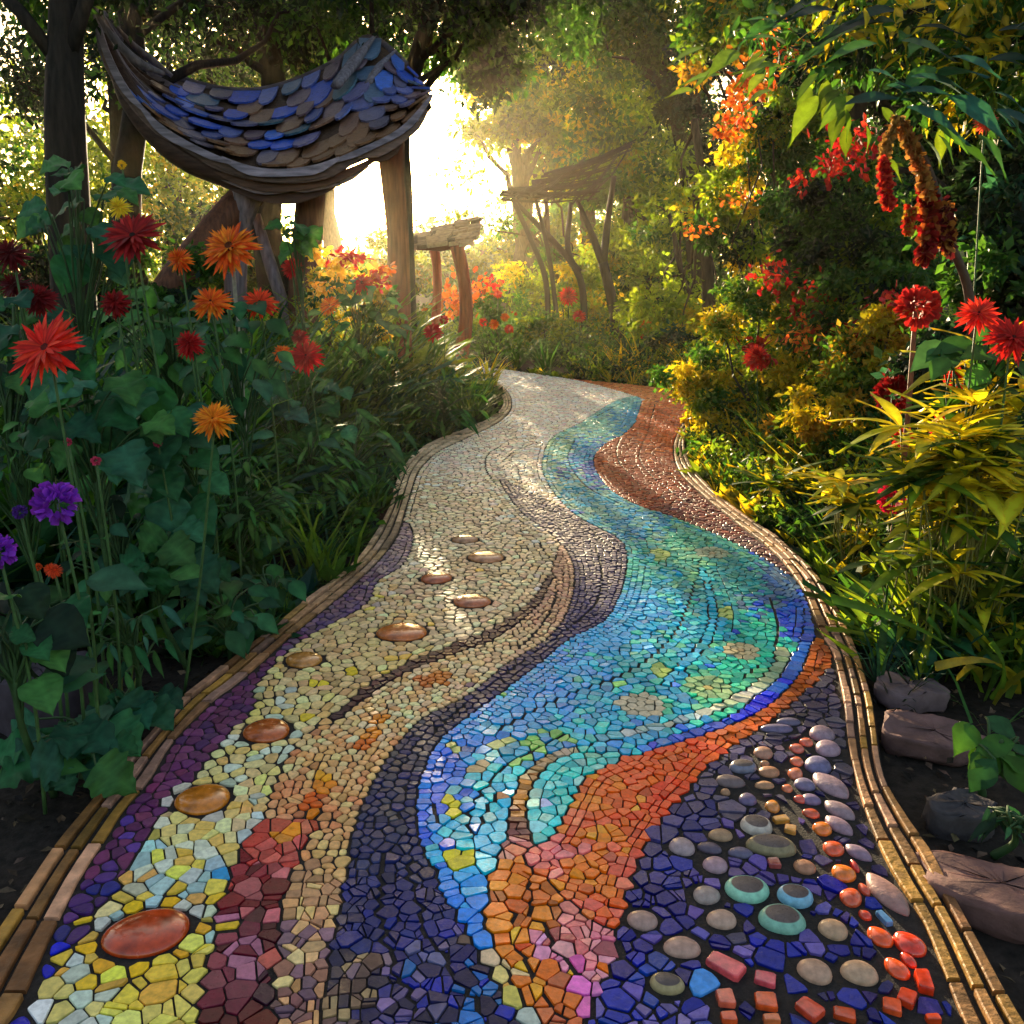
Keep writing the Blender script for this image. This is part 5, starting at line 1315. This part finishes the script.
# ================================================================== strap-leaved tufts
def tuft(label, u, v, y, hpx, n, pal, tmpl=T_STRAP, lift=(.6, 2.2), name='grass_clump', cat='grass clump', spread=.05, group=None, wide=1.0):
    b = gp(u, v) if y is None else np.array([at(u, v, y)[0], y, 0])
    if y is None: y = b[1]
    root = empty(name, (b[0], b[1], -.02), label, cat, group)
    L = hpx * y / F
    tv = tmpl[0].copy(); tv[:, 1] *= wide
    mb = MB()
    a = rng.uniform(0, 2 * math.pi, n); z = rng.uniform(lift[0], lift[1], n)
    d = np.stack([np.cos(a), np.sin(a), z], 1); up = np.stack([-np.cos(a) * z, -np.sin(a) * z, np.ones(n)], 1)
    p = np.array([b[0], b[1], -.02]) + np.c_[rng.normal(0, spread, (n, 2)), np.zeros(n)]
    mb.leaves((tv, tmpl[1]), p, d, up, L * rng.uniform(.55, 1.2, n), mixcol(pal, n, .2))
    mb.build('foliage', M_LEAF, root, smooth=True)
    return root
YG = [(.60, .53, .025), (.68, .60, .03), (.48, .47, .03), (.60, .48, .02)]
GG = [(.05, .13, .02), (.08, .16, .02), (.035, .10, .02), (.12, .17, .02)]
TUFTS = [('arching green grass clump overhanging the right bed below the big golden plant', 966, 632, 3.0, 100, 120, GG, T_BLADE, (.5, 2.6), 'grass_clump', 'grass clump', .07, None, .55),
         ('second arching grass clump at the right frame edge', 1020, 660, 2.8, 130, 70, GG, T_BLADE, (.6, 2.2), 'grass_clump', 'grass clump', .06, None, .7),
         ('grass clump between the two golden plants by the right edging', 850, 560, 3.9, 80, 60, GG + LIME, T_BLADE, (.5, 1.8)),
         ('small dark grass tuft left of the smaller golden plant', 772, 505, 5.0, 60, 50, MID, T_BLADE, (.4, 1.6)),
         ('bright upright grass tuft in the left bed above the edging', 318, 545, 3.75, 110, 34, [(.10, .20, .025), (.07, .16, .02)], T_BLADE, (1.2, 3.5)),
         ('short fresh green tuft among teal leaves by the left edging', 268, 585, 3.3, 60, 22, [(.10, .20, .025), (.07, .16, .02)], T_BLADE, (1.2, 3.5)),
         ('single pale curved grass tuft over bare soil in the left bed', 108, 590, 2.6, 70, 7, [(.12, .17, .06), (.16, .18, .05)], T_BLADE, (1.5, 4)),
         ('fine grass tuft at the inner bend of the left edging', 470, 400, 8.2, 60, 80, [(.12, .20, .03)] + MID, T_BLADE, (.5, 2.0)),
         ('yellowish grass tuft by the foot of the small gate', 486, 382, 10.8, 46, 90, LIME + YG, T_BLADE, (.5, 2.2)),
         ('dark grass tuft hanging over the left edging', 372, 500, 4.9, 76, 70, T3 + T2, T_BLADE, (.4, 1.8)),
         ('long thin leaf blade at the right frame edge', 1040, 380, 2.6, 150, 5, [(.35, .32, .03), (.1, .18, .02)], T_STRAP, (1.5, 4)),
         ('bowed green blade arching over the right bed near the stones', 985, 735, 2.4, 90, 5, [(.05, .16, .03)], T_BLADE, (.8, 1.4))]
for t_ in TUFTS: tuft(*t_)
def golden(label, u, v, y, ru, rv, n, lpx):
    k = y / F; cen = at(u, v, y)
    root = empty('golden_lily_plant', (cen[0], y, -.02), label, 'plant')
    fb, sb = MB(), MB()
    for i in range(n):
        d0 = rdir(1, .4)[0]
        c = cen + d0 * np.array([ru * k, ru * k * .7, rv * k]) * rng.uniform(.15, 1)
        if i % 5 < 2: c[2] = rng.uniform(.10, max(.15, cen[2]))
        m = int(rng.integers(5, 9)); a = rng.uniform(0, 6.28, m); z = rng.uniform(-.25, 1.1, m)
        d = np.stack([np.cos(a), np.sin(a), z], 1); up = np.stack([-np.cos(a) * z, -np.sin(a) * z, np.ones(m)], 1)
        low = np.clip((c[2] - cen[2]) / (rv * k) * .5 + .5, 0, 1)
        fb.leaves(T_LANCE, np.tile(c, (m, 1)), d, up, lpx * k * rng.uniform(.6, 1.3, m), mixcol(YG if rng.random() < .35 + .6 * low else LIME + GG, m, .2))
        j_ = np.array([cen[0] + (c[0] - cen[0]) * .55 + rng.normal(0, .04), y + (c[1] - y) * .5 + rng.normal(0, .04), -.02])
        sb.tube(smooth([j_, (j_ + c) / 2 + np.r_[rng.normal(0, .03, 2), .03], c], 4), .003, (.16, .15, .03), 5)
        b0 = np.array([cen[0], y, -.02]) + np.r_[rng.normal(0, .13, 2), 0]
        fb.leaves(T_STRAP, [b0], [[rng.normal(0, .7), rng.normal(0, .7) - .3, 1.2]], [[rng.normal(0, 1), rng.normal(0, 1), .3]], [min(.34, rv * k * rng.uniform(.7, 1.3))], mixcol(LIME + GG, 1))
    sb.build('stem', M_STEM, root, smooth=True); fb.build('foliage', M_LEAF, root, smooth=True)
golden('large golden plant of pointed leaves glowing at the right edge of the photo', 962, 478, 2.9, 92, 78, 96, 62)
golden('smaller golden plant with broad pointed leaves by the right edging', 806, 494, 4.7, 44, 24, 22, 44)
golden('mid-sized golden plant between the smaller golden plant and the large one', 862, 500, 3.8, 42, 24, 20, 44)
golden('tall sparse golden stems above the large golden plant', 985, 400, 3.2, 46, 70, 26, 54)

# ================================================================== flowering shrubs on the right
RED = [(.50, .030, .018), (.62, .05, .02), (.40, .015, .02)]
DRED = [(.22, .008, .010), (.30, .012, .012)]
ORG = [(.75, .19, .02), (.80, .28, .03), (.62, .12, .02)]
def bl(u, v, y, ru, rv, n, s, pal):
    y -= .35 if y < 10 else 0; n = int(n * 1.5)
    k = y / F
    return (at(u, v, y), (ru * k, ru * k * .8, rv * k), n, s, pal)
def scr(u, v, y, ru, rv): return px_crown(u, v, y, ru, rv, ru * y / F * .8)
def gx(u, v, y): return at(u, v, y)
shrub('feathery golden shrub spilling towards the path at the bend', gx(745, 410, 7.4), [scr(720, 375, 7.6, 60, 26), scr(752, 416, 6.9, 62, 34), scr(716, 420, 7.4, 26, 30)], [GOLD, LIME, GOLD, MID], .05, 34, 170, blossoms=None)
shrub('golden-orange shrub with red blossom tufts right of the tall yellow-green tree', gx(780, 380, 6.9), [scr(770, 320, 7.0, 58, 46), scr(806, 366, 6.6, 60, 50)], [GOLD, LIME, LIME, MID], .05, 36, 170,
      blossoms=[bl(772, 275, 6.8, 22, 18, 50, .045, RED), bl(812, 300, 6.5, 26, 30, 70, .045, RED), bl(758, 345, 6.6, 14, 6, 30, .05, RED), bl(800, 335, 6.4, 20, 16, 40, .04, ORG), bl(765, 360, 6.3, 12, 5, 26, .05, RED), bl(842, 330, 6.4, 22, 22, 50, .04, RED), bl(700, 230, 7.2, 20, 10, 20, .04, ORG)])
shrub('dark shrub with scarlet blossom clusters at upper right', gx(850, 420, 6.2), [scr(856, 210, 6.6, 66, 60), scr(880, 290, 6.0, 60, 50), scr(820, 250, 7.0, 50, 50)], [DEEP, MID, LIME, MID], .055, 34, 170,
      blossoms=[bl(850, 150, 6.3, 24, 22, 90, .05, RED), bl(832, 165, 6.4, 12, 14, 30, .045, DRED), bl(800, 182, 6.6, 12, 8, 24, .04, RED), bl(738, 200, 7, 16, 10, 20, .04, ORG), bl(900, 305, 5.6, 24, 18, 70, .045, RED), bl(880, 325, 5.7, 20, 14, 50, .045, DRED)])
shrub('tall shrub with a slanting spray of orange blossom near the top', gx(748, 400, 8.0), [scr(750, 210, 8.2, 46, 60), scr(790, 110, 8.0, 44, 46)], [GOLD, MID, LIME, DEEP], .06, 30, 150,
      blossoms=[bl(772, 55, 7.6, 22, 20, 70, .06, ORG), bl(752, 80, 7.6, 20, 22, 80, .06, ORG), bl(738, 112, 7.6, 16, 16, 50, .055, ORG), bl(728, 130, 7.6, 12, 10, 30, .05, ORG), bl(786, 45, 7.6, 10, 10, 24, .05, ORG)])
shrub('olive shrub with ochre seed sprays in the middle of the right bed', gx(860, 440, 5.0), [scr(840, 410, 5.2, 50, 50), scr(880, 360, 5.2, 50, 50), scr(800, 440, 5.6, 40, 30)], [LIME, MID, GOLD, OCHR], .045, 32, 170)
shrub('dark green shrub under the scarlet flowers at the right frame edge', gx(990, 420, 4.0), [scr(1000, 300, 4.2, 70, 60), scr(950, 380, 4.0, 60, 60), scr(1010, 220, 4.4, 70, 50)], [DEEP, DEEP, MID, TEAL], .06, 30, 130)
shrub('dark low shrub beyond the bend on the right of the path', gx(690, 372, 12.4), [scr(672, 352, 12.6, 40, 22), scr(716, 352, 12.2, 34, 24)], [DEEP, MID, TEAL], .08, 24, 140)
shrub('feathery lime shrub under the tall yellow-green tree', gx(664, 350, 14.4), [scr(668, 300, 14.6, 50, 40)], [LIMEB, LIME, LIMEB], .09, 30, 150)
shrub('dense yellow-green shrub filling the space behind the forked pergola posts', gx(560, 345, 18.8), [scr(556, 285, 19.2, 56, 40), scr(604, 300, 19.2, 40, 40)], [LIMEB, GOLD, LIME], .11, 34, 150)
shrub('soft green shrub right of the small gate', gx(500, 358, 15.6), [scr(512, 320, 15.8, 40, 30), scr(546, 335, 15.4, 36, 22)], [MID, LIME, MID], .09, 30, 140)
shrub('orange-tinged flowering shrub behind the small gate posts', gx(455, 352, 16.6), [scr(460, 300, 16.8, 40, 34)], [LIME, OCHR, MID], .09, 24, 130, blossoms=[bl(470, 292, 16.4, 30, 18, 90, .12, ORG), bl(448, 300, 16.4, 18, 16, 50, .11, ORG), bl(490, 285, 16.4, 12, 10, 24, .1, RED)])
shrub('dense green shrub below the pavilion brace', gx(200, 330, 8.4), [scr(190, 300, 8.6, 50, 44), scr(150, 330, 8.2, 50, 40)], [MID, DEEP, MID], .07, 28, 140)
shrub('dark shrub between the two left trunks', gx(60, 320, 9.0), [scr(40, 300, 9.2, 60, 50), scr(110, 290, 9.4, 40, 50)], [DEEP, MID, DEEP], .08, 28, 140)
shrub('sunlit shrub with yellow and red flowers below the sun glare', gx(345, 330, 8.6), [scr(340, 300, 8.9, 44, 30), scr(372, 318, 8.7, 30, 26)], [LIME, MID, GOLD], .06, 28, 130,
      blossoms=[bl(334, 268, 8.3, 14, 9, 36, .07, [(.85, .55, .03)]), bl(350, 258, 8.3, 16, 8, 36, .07, RED), bl(316, 252, 8.3, 9, 6, 24, .07, [(.85, .6, .05)]), bl(322, 288, 8.2, 12, 8, 30, .06, [(.85, .45, .03)]), bl(378, 282, 8.2, 12, 8, 36, .06, RED), bl(362, 276, 8.3, 14, 10, 30, .07, [(.85, .62, .05)]), bl(385, 268, 8.4, 8, 6, 20, .06, ORG)])

T_LANCE2 = leaf_grid([.03, .13, .18, .17, .11, .04, .003], .3, .3, .05, 3)
# tree that hangs its branches in from the right
ov = tree('overhanging tree at the upper right with long drooping leaves close to the camera', (3.6, 4.4, 0), (3.5, 4.6, 5.2), .15,
     [px_crown(930, 20, 4.4, 110, 40), px_crown(990, 90, 4.2, 70, 34), px_crown(830, 30, 4.9, 90, 36), px_crown(1010, 10, 4.0, 60, 50)], [MID, LIME, DEEP, MID, GOLD], .085, 26, 34, BARKD, tmpl=T_LANCE2, limbs=14, csize=(.3, .5))
fb = MB()
for (u, v, y, L, dx, dz, pal) in [(880, 88, 3.6, 120, .9, -.12, TEAL), (960, 92, 3.5, 130, .95, -.1, TEAL), (1010, 110, 3.4, 110, .8, -.3, TEAL), (770, 62, 4.4, 90, -.8, -.25, LIME), (800, 78, 4.4, 90, -.6, -.4, LIME), (840, 60, 4.3, 100, -.7, -.2, MID), (830, 100, 4.4, 80, -.4, -.7, LIME),
        (900, 50, 4.0, 110, -.8, -.1, MID), (950, 40, 4.0, 110, .7, -.1, DEEP), (720, 70, 4.8, 70, -.8, -.2, LIME), (860, 20, 4.2, 120, -.9, .0, DEEP), (990, 50, 3.6, 120, .8, .1, DEEP), (790, 30, 4.4, 90, -.8, .2, MID), (940, 130, 3.8, 90, .5, -.5, MID), (870, 130, 4.2, 70, .3, -.8, LIME)]:
    for q in range(6):
        fb.leaves(T_LANCE2, [at(u + rng.normal(0, 30), v + rng.normal(0, 14), y + rng.normal(0, .15))], [[dx + rng.normal(0, .25), -.3 + rng.normal(0, .3), dz + rng.normal(0, .15)]], [[rng.normal(0, .3), -.5, 1]], [L * y / F * rng.uniform(.3, .58)], mixcol(pal, 1))
fb.build('foliage', M_LEAFB, ov, smooth=True, label='large drooping leaves nearest the camera')

# ================================================================== flowers
STC = (.05, .11, .03)
def flower(label, u, v, y, spx, kind, pal, centre=(.05, .015, .01), foot=0, leaves=3, stem=STC, srad=.0042, name='daisy', face=(0, -.8, .6), group=None, cat='flower', leafpal=T2, squash=1.0):
    k = y / F; head = at(u, v, y); r = spx * k * .5
    bx = head[0] + foot * k
    if name == 'daisy' and kind in ('globe', 'pompon'): name = 'flower'
    base = np.array([bx, y + .02, -.03])
    if inside(OUTER, np.array([[base[0], base[1]]]))[0]:
        e = ek.find((base[0], base[1], 0))[0]; sgn = -1 if base[0] < left_of(base[1]) + .7 else 1
        base[0], base[1] = e[0] + sgn * .05, e[1]
    root = empty(name, base, label, cat, group)
    sb = MB(); pts = smooth([base, base * .6 + head * .4 + np.array([.02, 0, .05]), head - np.array(face) * r * .12], 5)
    sb.tube(pts, np.linspace(srad * 1.25, srad * .8, len(pts)), stem, 7)
    sb.build('stem', M_STEM, root, smooth=True)
    hb = MB(); f = np.array(face, float) + rng.normal(0, .12, 3); f /= np.linalg.norm(f)
    e1 = np.cross(f, [0, 0, 1]); e1 /= np.linalg.norm(e1); e2 = np.cross(f, e1)
    if kind == 'globe':
        d = rdir(170); d = d[(d @ f) > -.6]
        c0 = head
        hb.leaves(T_PETALC, c0 + d * r * .45 * np.array([1, 1, squash]), d + rdir(len(d)) * .35, rdir(len(d)), r * rng.uniform(.36, .58, len(d)), mixcol(pal, len(d), .16))
    else:
        rings = {'daisy': ((26, 1.0, .06), (24, .9, .25), (16, .7, .5)), 'double': ((28, 1.0, .0), (26, .9, .22), (22, .74, .5), (16, .56, .85)), 'pompon': ((26, 1, -.25), (26, .95, .1), (22, .85, .45), (18, .7, .9), (12, .5, 1.6))}[kind]
        for n_, rr, lift in rings:
            a = np.linspace(0, 2 * math.pi, n_, endpoint=False) + rng.uniform(0, 1) + rng.normal(0, .07, n_)
            d = np.cos(a)[:, None] * e1 + np.sin(a)[:, None] * e2 + f * lift
            up = np.tile(f, (n_, 1)) + rng.normal(0, .15, (n_, 3))
            hb.leaves(T_PETAL, head + f * .004 * (1 + lift * 3) + d * r * .07, d + rng.normal(0, .09, (n_, 3)), up, r * rr * rng.uniform(.85, 1.12, n_), mixcol(pal, n_, .14))
    h = hb.build('flower_head', M_PETAL, root, smooth=True, origin=head)
    if kind in ('daisy', 'double'):
        cb = MB(); t = np.linspace(0, 2 * math.pi, 12, endpoint=False); V = []
        for rr, zz in ((.24, .02), (.22, .1), (.13, .15)):
            for a in t: V.append(head + r * (rr * (math.cos(a) * e1 + math.sin(a) * e2) + f * zz * (1.5 if kind == 'double' else 1)))
        V.append(head + f * r * .17)
        fs = [(j * 12 + q, j * 12 + (q + 1) % 12, (j + 1) * 12 + (q + 1) % 12, (j + 1) * 12 + q) for j in range(2) for q in range(12)] + [(24 + q, 24 + (q + 1) % 12, 36) for q in range(12)]
        cb.add(V, fs, centre)
        ob = cb.build('flower_centre', M_SOIL, h, origin=None)
    if leaves:
        lb = MB()
        for q in range(leaves):
            i = int(len(pts) * (.25 + .5 * q / max(1, leaves)))
            a = rng.uniform(0, 6.28)
            lb.leaves(T_OVAL, [pts[i]], [[math.cos(a), math.sin(a) - .3, .15]], [[0, -.4, 1]], [min(.16, .4 * (head[2] + .1)) * rng.uniform(.7, 1.2)], mixcol(leafpal, 1))
        lb.build('foliage', M_LEAFB, root, smooth=True)
    return root
SC = [(.72, .030, .018), (.62, .022, .015), (.80, .05, .02)]
OR_ = [(.80, .16, .012), (.85, .24, .015), (.70, .10, .01)]
PU = [(.30, .040, .62), (.36, .06, .72), (.24, .03, .50)]
PK = [(.55, .06, .14)]
YE = [(.85, .60, .03)]
FL = [('large scarlet daisy with ragged petals on a tall stem at the left edge', 48, 350, 2.3, 78, 'daisy', SC, (.10, .012, .01), 0, 2),
      ('wide dark red daisy seen side-on above the orange ones at left', 134, 238, 2.9, 60, 'daisy', DRED + [(.35, .015, .012)], (.02, .008, .006), 16, 3),
      ('orange daisy on the tall pale stake', 231, 249, 4.2, 58, 'double', OR_, (.12, .03, .01), -8, 1, (.28, .26, .20), .011),
      ('ragged orange daisy below the one on the pale stake', 212, 304, 3.3, 40, 'double', OR_, (.10, .02, .01), 4, 3),
      ('half-closed orange bloom left of the tall orange daisy', 181, 261, 3.2, 26, 'pompon', OR_, (.1, .02, .01), 8, 2),
      ('flat orange-red daisy right of the pale stake', 260, 304, 3.7, 36, 'double', [(.70, .07, .015), (.62, .05, .015)], (.1, .02, .01), 2, 3),
      ('golden orange daisy with dark centre low in the left bed', 214, 421, 2.55, 42, 'double', [(.85, .28, .012), (.80, .22, .012)], (.10, .025, .008), 4, 2),
      ('crimson double daisy in the middle of the left bed', 307, 357, 4.3, 36, 'double', [(.50, .012, .012), (.42, .010, .010)], (.12, .01, .01), 6, 3),
      ('small orange flower touching the crimson double daisy', 283, 354, 4.4, 20, 'pompon', OR_, (.1, .02, .01), -2, 2),
      ('dull red flower left of the ragged orange daisy', 116, 304, 3.1, 30, 'pompon', DRED, (.1, .02, .01), 2, 2),
      ('shaded crimson bloom below the ragged orange daisy', 190, 345, 3.2, 30, 'pompon', [(.40, .012, .012)], (.1, .02, .01), 2, 2),
      ('small red flower at the foot of the ragged orange daisy stem', 300, 338, 4.8, 18, 'pompon', DRED, (.1, .02, .01), 2, 1),
      ('bright purple phlox head at the left', 56, 503, 2.1, 50, 'globe', PU, None, 8, 2),
      ('purple phlox head cut by the left frame edge', -2, 552, 1.95, 40, 'globe', PU, None, 4, 2),
      ('tiny violet bud left of the bright purple phlox', 20, 512, 2.15, 16, 'globe', [(.10, .03, .30)], None, 6, 1),
      ('small pink bud on a thin upright stem right of the purple phlox', 96, 461, 2.35, 11, 'globe', PK, None, -12, 0),
      ('tiny pink bud high left of the thin upright stem', 68, 442, 2.5, 9, 'globe', PK, None, 2, 0),
      ('pink bud by the heart-shaped teal leaves', 158, 443, 2.8, 10, 'globe', PK, None, 2, 0),
      ('small orange-red bloom low beneath the purple phlox', 54, 571, 2.15, 17, 'pompon', [(.7, .08, .02)], None, 2, 1),
      ('tiny orange bud beside the low orange-red bloom', 38, 567, 2.2, 9, 'globe', [(.7, .1, .02)], None, 2, 0),
      ('dark red bloom nearest the frame edge, topmost of the shaded cluster', 12, 256, 2.9, 36, 'pompon', [(.12, .006, .008)], None, 8, 1),
      ('dark red bloom low in the shaded cluster at the left edge', 40, 300, 2.9, 34, 'pompon', [(.16, .006, .008)], None, 8, 1),
      ('blackish red bloom between the others in the shaded cluster at the left edge', 16, 288, 2.95, 30, 'pompon', [(.09, .004, .006)], None, 4, 1),
      ('yellow flower petalled like a leaf against the dark trunk', 120, 209, 3.2, 22, 'pompon', YE, None, -10, 1),
      ('small yellow petal flower higher up the dark trunk', 122, 165, 3.3, 9, 'globe', YE, None, -10, 1),
      ('round red flower right of the big pavilion post', 433, 332, 8.6, 20, 'pompon', [(.45, .012, .012)], None, 0, 2),
      ('small red bud above the round red flower by the small gate', 444, 320, 8.7, 10, 'globe', [(.45, .012, .012)], None, -4, 1),
      ('red bloom left of the big pavilion post', 362, 284, 7.8, 26, 'double', [(.5, .015, .012)], (.1, .01, .01), 0, 2),
      ('red bloom in the shade just under the pavilion brace', 292, 268, 6.4, 22, 'pompon', [(.42, .012, .012)], None, 0, 2),
      ('orange bloom at the foot of the bright flowers under the sun', 330, 306, 7.2, 22, 'double', OR_, (.1, .02, .01), 0, 2)]
for f_ in FL: flower(*f_)
FG = 'small orange and red flowers beyond the bend'
for (u, v, y, s, pal, lab) in [(494, 324, 14.4, 11, OR_, 'small orange flower beyond the bend, nearest the small gate'), (509, 329, 14.2, 10, SC, 'small red-orange flower, lowest of those beyond the bend'), (505, 317, 14.6, 9, OR_, 'small orange flower, topmost of the trio right of the gate'), (483, 322, 14.8, 9, SC, 'small red flower close to the right gate post'),
        (568, 296, 16.0, 20, SC, 'flat red flower in front of the left pergola posts'), (579, 316, 15.6, 14, SC, 'red flower low beside the forked pergola post'), (646, 326, 14.0, 14, OR_, 'orange flower right of the forked pergola post'), (640, 336, 14.0, 9, SC, 'tiny red flower beneath the orange one right of the forked post'), (498, 294, 15.4, 9, SC, 'single small red flower high right of the gate')]:
    flower(lab, u, v, y, s, 'pompon', pal, None, 0, 1, name='small_flower', srad=.012, group=FG)
# right side
FR_ = [('spiky scarlet bloom, leftmost of the pair at the right frame edge', 978, 316, 3.0, 42, 'double', [(.62, .03, .02), (.72, .05, .02)], (.1, .01, .01), -6, 2),
       ('drooping scarlet bloom cut by the right frame edge', 1012, 340, 2.9, 54, 'double', [(.52, .02, .015), (.42, .015, .012)], (.08, .01, .01), -4, 2),
       ('ruffled red flower halfway down the right side on a woody stalk', 917, 308, 3.7, 46, 'globe', [(.52, .03, .02), (.40, .02, .02)], None, 0, 0, (.20, .07, .03), .012),
       ('dark red flower left of the tall woody stalk', 893, 395, 3.9, 42, 'globe', DRED, None, 4, 2),
       ('bright red flower close to the tall woody stalk, lower left', 903, 438, 3.8, 24, 'globe', SC, None, 6, 2),
       ('bright red double flower above the large golden plant', 946, 428, 3.4, 34, 'globe', SC, None, -4, 2),
       ('red flower higher right of the tall woody stalk', 958, 380, 3.4, 28, 'globe', SC, None, -4, 2),
       ('magenta-red flower tucked at the left side of the large golden plant', 893, 498, 3.3, 34, 'globe', [(.60, .015, .06), (.5, .012, .05)], None, 4, 1),
       ('flat red flower on a thin stalk above the golden shrub', 757, 357, 6.0, 28, 'pompon', SC, None, 4, 0),
       ('small coral flower in the leaves at the upper right corner', 985, 122, 3.9, 22, 'pompon', [(.6, .10, .05)], None, 20, 0),
       ('dark crimson flower low behind the woody stalk', 895, 380, 4.2, 30, 'globe', [(.2, .01, .015)], None, 2, 1)]
for f_ in FR_: flower(*f_, leafpal=T3)
# drooping straw-coloured and red amaranth
y = 3.7; hd = at(894, 118, y)
root = empty('amaranth', (at(985, 400, y)[0], y, -.03), 'dried amaranth stalk with drooping straw and dark red tassels at the upper right', 'plant')
sb = MB(); stalk = smooth([(at(985, 400, y)[0], y, -.03), at(972, 330, y), at(950, 240, y), at(925, 160, y), at(900, 122, y), hd], 6)
sb.tube(stalk, np.linspace(.022, .010, len(stalk)), (.07, .035, .02), 8); sb.build('stem', M_STEM, root, smooth=True)
for pts, pal, r_ in (([at(896, 118, y), at(886, 150, y - .1), at(884, 200, y - .12)], [(.40, .25, .06), (.3, .16, .04)], .018), ([at(902, 122, y), at(918, 160, y - .05), at(930, 195, y - .08)], [(.42, .22, .05), (.35, .12, .03)], .022), ([at(884, 160, y - .15), at(886, 190, y - .18), at(890, 205, y - .18)], RED, .018),
                     ([at(926, 190, y), at(930, 222, y - .06), at(924, 258, y - .1)], DRED + [(.4, .10, .02)], .03), ([at(940, 205, y), at(946, 225, y - .05), at(948, 246, y - .05)], [(.12, .01, .012), (.4, .16, .03)], .028), ([at(912, 208, y - .1), at(909, 220, y - .1), at(909, 232, y - .1)], OCHR + RED, .016)):
    tb = MB(); p = resample(smooth(pts, 6), n=46)
    for q in p:
        d = rdir(9); d[:, 2] -= .5
        tb.leaves(T_PETALC, q + rng.normal(0, .004, (9, 3)), d, rdir(9), r_ * rng.uniform(.8, 1.8, 9), mixcol(pal, 9))
    tb.build('tassel', M_PETAL, root)
# ================================================================== the golden evening air
def haze_box(lo, hi, density, aniso, colr):
    lo, hi = np.array(lo, float), np.array(hi, float)
    V = [(x, y, z) for x in (lo[0], hi[0]) for y in (lo[1], hi[1]) for z in (lo[2], hi[2])]
    mb = MB(); mb.add(V, [(0, 1, 3, 2), (4, 6, 7, 5), (0, 4, 5, 1), (2, 3, 7, 6), (0, 2, 6, 4), (1, 5, 7, 3)], (1, 1, 1))
    m, n, l, out = new_mat('evening_haze')
    p = n.new('ShaderNodeVolumePrincipled')
    p.inputs['Color'].default_value = (*colr, 1); p.inputs['Density'].default_value = density; p.inputs['Anisotropy'].default_value = aniso
    l.new(p.outputs['Volume'], out.inputs['Volume'])
    o = mb.build('haze', m); o['kind'] = 'stuff'; o['label'] = 'thin golden evening haze'
    return o
haze_box((-340, -80, -1.6), (340, 540, 17.5), 0.0007, 0.84, (1.0, .88, .62))
